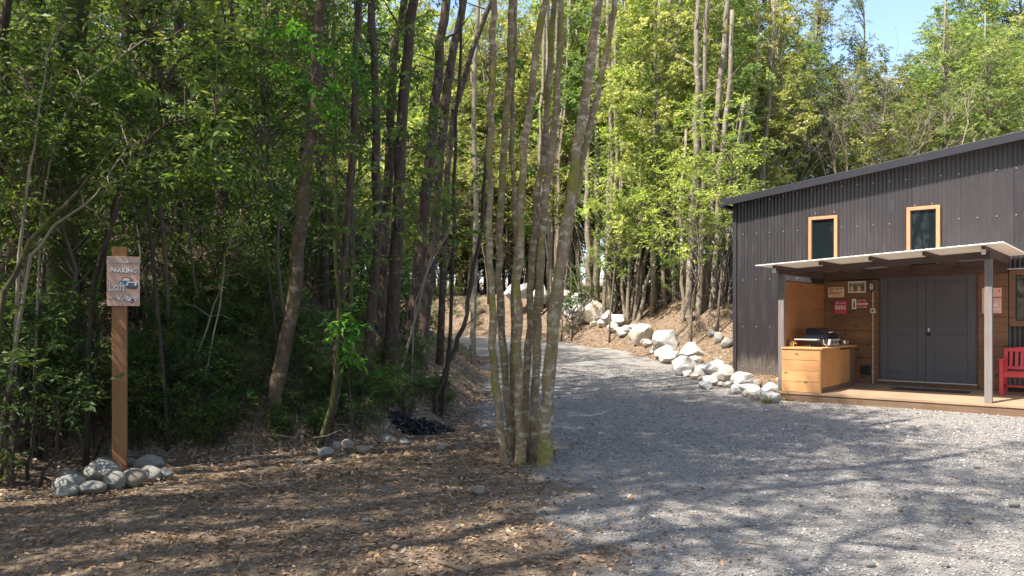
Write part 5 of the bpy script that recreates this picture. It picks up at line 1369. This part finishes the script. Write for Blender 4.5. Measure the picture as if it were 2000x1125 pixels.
for i, (x, y) in enumerate(scatter(60, (-22, 3), (31, 40), 1.2, lambda x, y: DL(x, y)[1] > 2)):
    place('sapling%d' % (i % 2), x, y, 'sapling', 'sunlit sapling beyond the curve of the drive', 'sapling', 'saplings beyond the curve of the drive', sc_=random.uniform(1.2, 1.7), leafm='leaf_sun')
random.seed(8)
for i, px in enumerate(range(800, 1110, 20)):
    D_ = 34 + (i % 3)*1.3; p = P(px + random.uniform(-8, 8), 0, D_)
    if i % 2: place('shrub%d' % (i % 3), p.x, p.y, 'shrub', 'large shrub closing the view beyond the curve of the drive', 'shrub', 'large shrubs beyond the curve of the drive', sc_=random.uniform(1.7, 2.4), leafname='foliage', trunkname='stems', leafm='leaf_olive')
    else: place('edge%d' % (i % 4), p.x, p.y, 'woodland_tree', 'leafy yellow green tree in the sunlit stand across the drive', 'tree', gE, sc_=(.9, .9, .62 + .05*(i % 5)))
for i, px in enumerate(range(780, 1130, 17)):
    p = P(px, 0, 40 + (i*7 % 4)*.8); place('edge%d' % (i*3 % 4), p.x, p.y, 'woodland_tree', 'leafy yellow green tree in the sunlit stand across the drive', 'tree', gE, sc_=(1.0, 1.0, .42 + .06*(i % 4)))
# bare branching trees behind the roof
for i, (lb, px, D_) in enumerate([('leafless pale branching tree behind the middle of the cabin roof', 1722, 27), ('bare brown trunk forking left behind the roof, right part', 1880, 27), ('leafless grey sapling behind the roof, right of the middle one', 1785, 28), ('leafless grey tree behind the far end of the roof', 1650, 27), ('thin bare tree right of the pale stem cluster', 1510, 27)]):
    p = P(px, 0, D_); gz = H(p.x, p.y); e = empty('bare_tree', (p.x, p.y, gz)); tag(e, lb, 'tree')
    mb = MB(); hh = 7.6 + random.uniform(-.8, .2)
    def grow(a, d, l, r, lv):
        bq = a + d*l*.5 + Vector((random.gauss(0, .05), random.gauss(0, .05), 0))*l; c = a + d*l
        mb.tube([a, bq, c], [r, r*.8, r*.6], 6 if lv < 2 else 4, caps=False)
        if lv >= 4: return
        for k in range(3 if lv else 4):
            nd = (d + Vector((random.gauss(0, .42), random.gauss(0, .42), random.gauss(.1, .15)))).normalized(); grow(a.lerp(c, random.uniform(.55, 1)), nd, l*random.uniform(.55, .8), r*.55, lv+1)
    grow(Vector((0, 0, -.2)), Vector((random.gauss(0, .05), 0, 1)).normalized(), hh*.5, .045, 0)
    mb.build('trunk', M['bark_grey'], e, smooth=True)
for i, (px, py, s) in enumerate([(1290, 620, 1.0), (1320, 610, 1.2), (1260, 600, 1.2), (1300, 590, 1.4), (1420, 620, 1.1), (1400, 630, .9), (1210, 590, 1.1), (1120, 560, 1.0), (1350, 600, 1.2), (1240, 590, 1.4), (1395, 600, 1.2)]):
    D_ = 27.5 + (i % 3) if px < 1340 else 24.5; p = P(px, 0, D_)
    place('shrub%d' % (i % 2), p.x, p.y, 'shrub', 'dark undergrowth shrub behind the boulders across the drive', 'shrub', 'undergrowth across the drive', sc_=s*1.3, leafname='foliage', trunkname='stems')
for i, (px, py, s, lb) in enumerate([(1190, 470, 1.1, 'bright yellow green shrub above the two-humped boulder'), (1400, 480, 1.2, 'yellow green leafy shrub by the cabin wall edge'), (1300, 400, 1.3, 'yellow green shrub above the slanting stems'), (1350, 520, 1.0, 'bright leafy shrub at the foot of the pale stem cluster')]):
    D_ = 26.0 if px < 1340 else 21.6; p = P(px, 0, D_)
    place('sapling%d' % (i % 2), p.x, p.y, 'shrub', lb, 'shrub', None, sc_=s*1.25, leafm='leaf_yellow', leafname='foliage', trunkname='stems')
TK = [thicket(1, 26, 2.6, M['twig_pale']), thicket(2, 20, 3.4, M['twig_pale']), thicket(3, 24, 1.6, M['twig'])]
for i, (px, D_) in enumerate([(1215, 29), (1280, 27.5), (1310, 28.5), (1150, 30), (1330, 26), (1400, 24), (1425, 23.5), (1255, 29.5)]):
    p = P(px, 0, D_); o = link('thicket', TK[i % 3]); o.location = (p.x, p.y, H(p.x, p.y)); o.rotation_euler = (0, 0, random.uniform(0, 6)); o.scale = (1.3, 1.3, 1.2)
    tag(o, 'thicket of thin bare stems behind the boulder row', 'thicket', 'thickets across the drive')

# ---- heap of black charred debris
p = hit(818, 850); e = link('charcoal_heap', None) if 0 else None
mb = MB(); g = random.Random(3)
for k in range(420):
    a = g.uniform(0, 6.28); r_ = g.random()**.6; x = r_*math.cos(a)*.42; y = r_*math.sin(a)*.30; z = .16*(1-r_*r_)*g.random() + .01 + H(p.x+x, p.y+.25+y)-p.z
    s = g.uniform(.012, .05); Mx = Matrix.Translation((x, y+.25, z)) @ Matrix.Rotation(g.uniform(0, 3), 4, Vector((g.gauss(0, 1), g.gauss(0, 1), g.gauss(0, 1))))
    mb.box(-s, s, -s*.6, s*.6, -s*.3, s*.3, M=Mx)
M['char'] = plain('charred_black', (.008, .008, .010), .6, var=.5)
o = mb.build('charcoal_heap', M['char']); o.location = p; tag(o, 'flat heap of black charred debris at the foot of the bank', 'debris heap')

# ---- ground cover: litter leaves, pebbles, twigs (nobody could count them)
rng = np.random.default_rng(3)
def sample(n, xr, yr, prob):
    x = rng.uniform(*xr, n); y = rng.uniform(*yr, n); k = rng.random(n) < prob(x, y)
    k &= np.abs(x) < .70*y + .8
    return x[k], y[k]
def normals(x, y):
    e = .04; hx = (height(x+e, y)-height(x-e, y))/(2*e); hy = (height(x, y+e)-height(x, y-e))/(2*e)
    n = np.stack([-hx, -hy, np.ones_like(x)], 1); return n/np.linalg.norm(n, axis=1, keepdims=True)
def litter_mesh(x, y, size, lift, tilt, tlo=0., name='litter'):
    n = len(x); N_ = normals(x, y) + rng.normal(0, tilt, (n, 3)); N_ /= np.linalg.norm(N_, axis=1, keepdims=True)
    a = rng.uniform(0, 6.28, n); t = np.stack([np.cos(a), np.sin(a), np.zeros(n)], 1)
    d = t - (t*N_).sum(1, keepdims=True)*N_; d /= np.linalg.norm(d, axis=1, keepdims=True); s = np.cross(N_, d)
    l = (size*rng.uniform(.5, 1.3, n))[:, None]; w = l*rng.uniform(.3, .6, n)[:, None]
    C = np.stack([x, y, height(x, y) + lift*rng.random(n) + .006], 1); cu = l*rng.uniform(-.1, .35, n)[:, None]
    v = np.stack([C-d*l*.5, C+s*w*.5 + N_*cu*.5, C+d*l*.5, C-s*w*.5 + N_*cu*.5], 1).reshape(-1, 3)
    ti = np.clip(rng.beta(1.6, 2.2, n)*(1-tlo)+tlo, 0, 1)
    return v, np.arange(4*n).reshape(n, 4), np.repeat(ti, 4)
x1_, y1_ = sample(150000, (-8, 8), (4.0, 15), lambda x, y: np.clip(litter(x, y)*(.66 + .45*vnoise(x, y, 1.6, 12)), .022, 1)*np.clip(9/(y+1), .3, 1.4)*.62)
v1, q1, t1 = litter_mesh(x1_, y1_, .048, .012, .28)
x2, y2 = sample(90000, (-14, 8), (7, 32), lambda x, y: np.clip(litter(x, y)-.2, 0, 1))
v2, q2, t2 = litter_mesh(x2, y2, .075, .03, .35)
o = link('fallen_leaves', np_mesh('fallen_leaves', np.concatenate([v1, v2]), np.concatenate([q1, q2+len(v1)]), M['dead_leaf'], np.concatenate([t1, t2])))
tag(o, 'brown and tan fallen leaves covering the soil and bank', 'fallen leaves', kind='stuff')
def pebbles(x, y, size):
    n = len(x); base = np.array([[1, 0, 0], [0, 1, 0], [-1, 0, 0], [0, -1, 0], [0, 0, .7], [0, 0, -.6]], float)
    v = base[None] * rng.uniform(.6, 1.25, (n, 6, 1)) + rng.normal(0, .12, (n, 6, 3))
    a = rng.uniform(0, 6.28, n); ca, sa = np.cos(a)[:, None], np.sin(a)[:, None]
    vx = v[..., 0]*ca*1.25 - v[..., 1]*sa*.85; vy = v[..., 0]*sa*1.25 + v[..., 1]*ca*.85
    v = np.stack([vx, vy, v[..., 2]*.75], -1)*(size*rng.lognormal(0, .38, n))[:, None, None]
    v += np.stack([x, y, height(x, y) + .004], 1)[:, None]
    f = np.array([[0, 1, 4], [1, 2, 4], [2, 3, 4], [3, 0, 4], [1, 0, 5], [2, 1, 5], [3, 2, 5], [0, 3, 5]])
    q = (f[None] + 6*np.arange(n)[:, None, None]).reshape(-1, 3)
    return v.reshape(-1, 3), q, np.repeat(rng.random(n), 6)
def peb_mat():
    m, t, b = nt('pebble'); at = t.nodes.new('ShaderNodeAttribute'); at.attribute_name = 'tint'
    c = ramp(t, at.outputs['Fac'], [(0, (.12, .11, .11)), (.35, (.22, .205, .195)), (.7, (.31, .29, .27)), (.92, (.40, .38, .35)), (1, (.50, .48, .44))])
    t.links.new(c, b.inputs['Base Color']); b.inputs['Roughness'].default_value = .9; return m
M['peb'] = peb_mat()
xa, ya = sample(120000, (-6, 8), (4.0, 10.5), lambda x, y: (1.05-litter(x, y)*.93)*.75)
va, qa, ta = pebbles(xa, ya, .0075)
xb, yb = sample(60000, (-4, 9), (8, 20), lambda x, y: (1-litter(x, y))*.9)
vb, qb, tb = pebbles(xb, yb, .011)
o = link('pebbles', np_mesh('pebbles', np.concatenate([va, vb]), np.concatenate([qa, qb+len(va)]), M['peb'], np.concatenate([ta, tb])))
tag(o, 'small grey crushed stones scattered over the gravel', 'gravel', kind='stuff')
# twigs and roots over the bank
mb = MB(); g = random.Random(9)
cand = []
while len(cand) < 3000:
    y = g.uniform(6.5, 17); x = g.uniform(-.7*y-.5, -.5)
    cand.append((x, y))
dl_a, _ = dists(np.array([c[0] for c in cand]), np.array([c[1] for c in cand]))
hz = height(np.array([c[0] for c in cand]), np.array([c[1] for c in cand]))
for (x, y), d_, z in zip(cand, dl_a, hz):
    if d_ < -.1 and g.random() > .12: continue
    a = g.uniform(0, 6.28); l = g.uniform(.15, .8); up = g.uniform(0, .45) if d_ > .3 else 0
    pts = [Vector((x, y, z+.01))]
    for k in range(3):
        a += g.gauss(0, .35); nx_, ny_ = pts[-1].x + math.cos(a)*l/3, pts[-1].y + math.sin(a)*l/3
        pts.append(Vector((nx_, ny_, 0)))
    zz = height(np.array([p_.x for p_ in pts]), np.array([p_.y for p_ in pts]))
    for k, p_ in enumerate(pts): p_.z = zz[k] + .012 + up*l*(k/3)
    r = g.uniform(.0025, .009); mb.tube(pts, [r, r*.9, r*.7, r*.3], 4, caps=False)
o = mb.build('fallen_twigs', M['twig_pale']); tag(o, 'dead twigs and roots strewn over the bank', 'twigs', kind='stuff')
# a few sticks one can pick out
for i, (x0, y0, x1, y1, r, lb) in enumerate([(845, 1100, 915, 1124, .011, 'short brown stick lying at the bottom edge of the foreground'), (375, 1000, 435, 962, .004, 'thin pale straw stick lying left of centre on the litter'), (1450, 1062, 1510, 1070, .005, 'small dark stick on the gravel, lower right')]):
    a, b_ = hit(x0, y0), hit(x1, y1); m_ = (a+b_)/2; mb = MB(); mb.tube([a-m_+Vector((0, 0, r)), Vector((0, 0, r*1.8)), b_-m_+Vector((0, 0, r))], [r, r*.9, r*.6], 7)
    o = mb.build('stick', M['twig']); o.location = m_; tag(o, lb, 'stick')

g = np.random.default_rng(31)
for i, (px, py, s) in enumerate([(1536, 782, .35), (1500, 788, .2)]):
    p = hit(px, py); n = 60; d = g.normal(0, .5, (n, 3)); d[:, 2] = 1.2
    Vv, Qq, T = leaves(g, g.normal(0, .03, (n, 3))*np.array([1, 1, 0]), d, s*.9, .07, np.clip(g.normal(.5, .2, n), 0, 1), droop=.6)
    o = link('weed_tuft', np_mesh('weed_tuft', Vv, Qq, M['leaf_olive'], T)); o.location = p
    tag(o, ['tuft of grass at the left end of the deck', 'tiny tuft of grass beside the last white stone'][i], 'grass tuft')
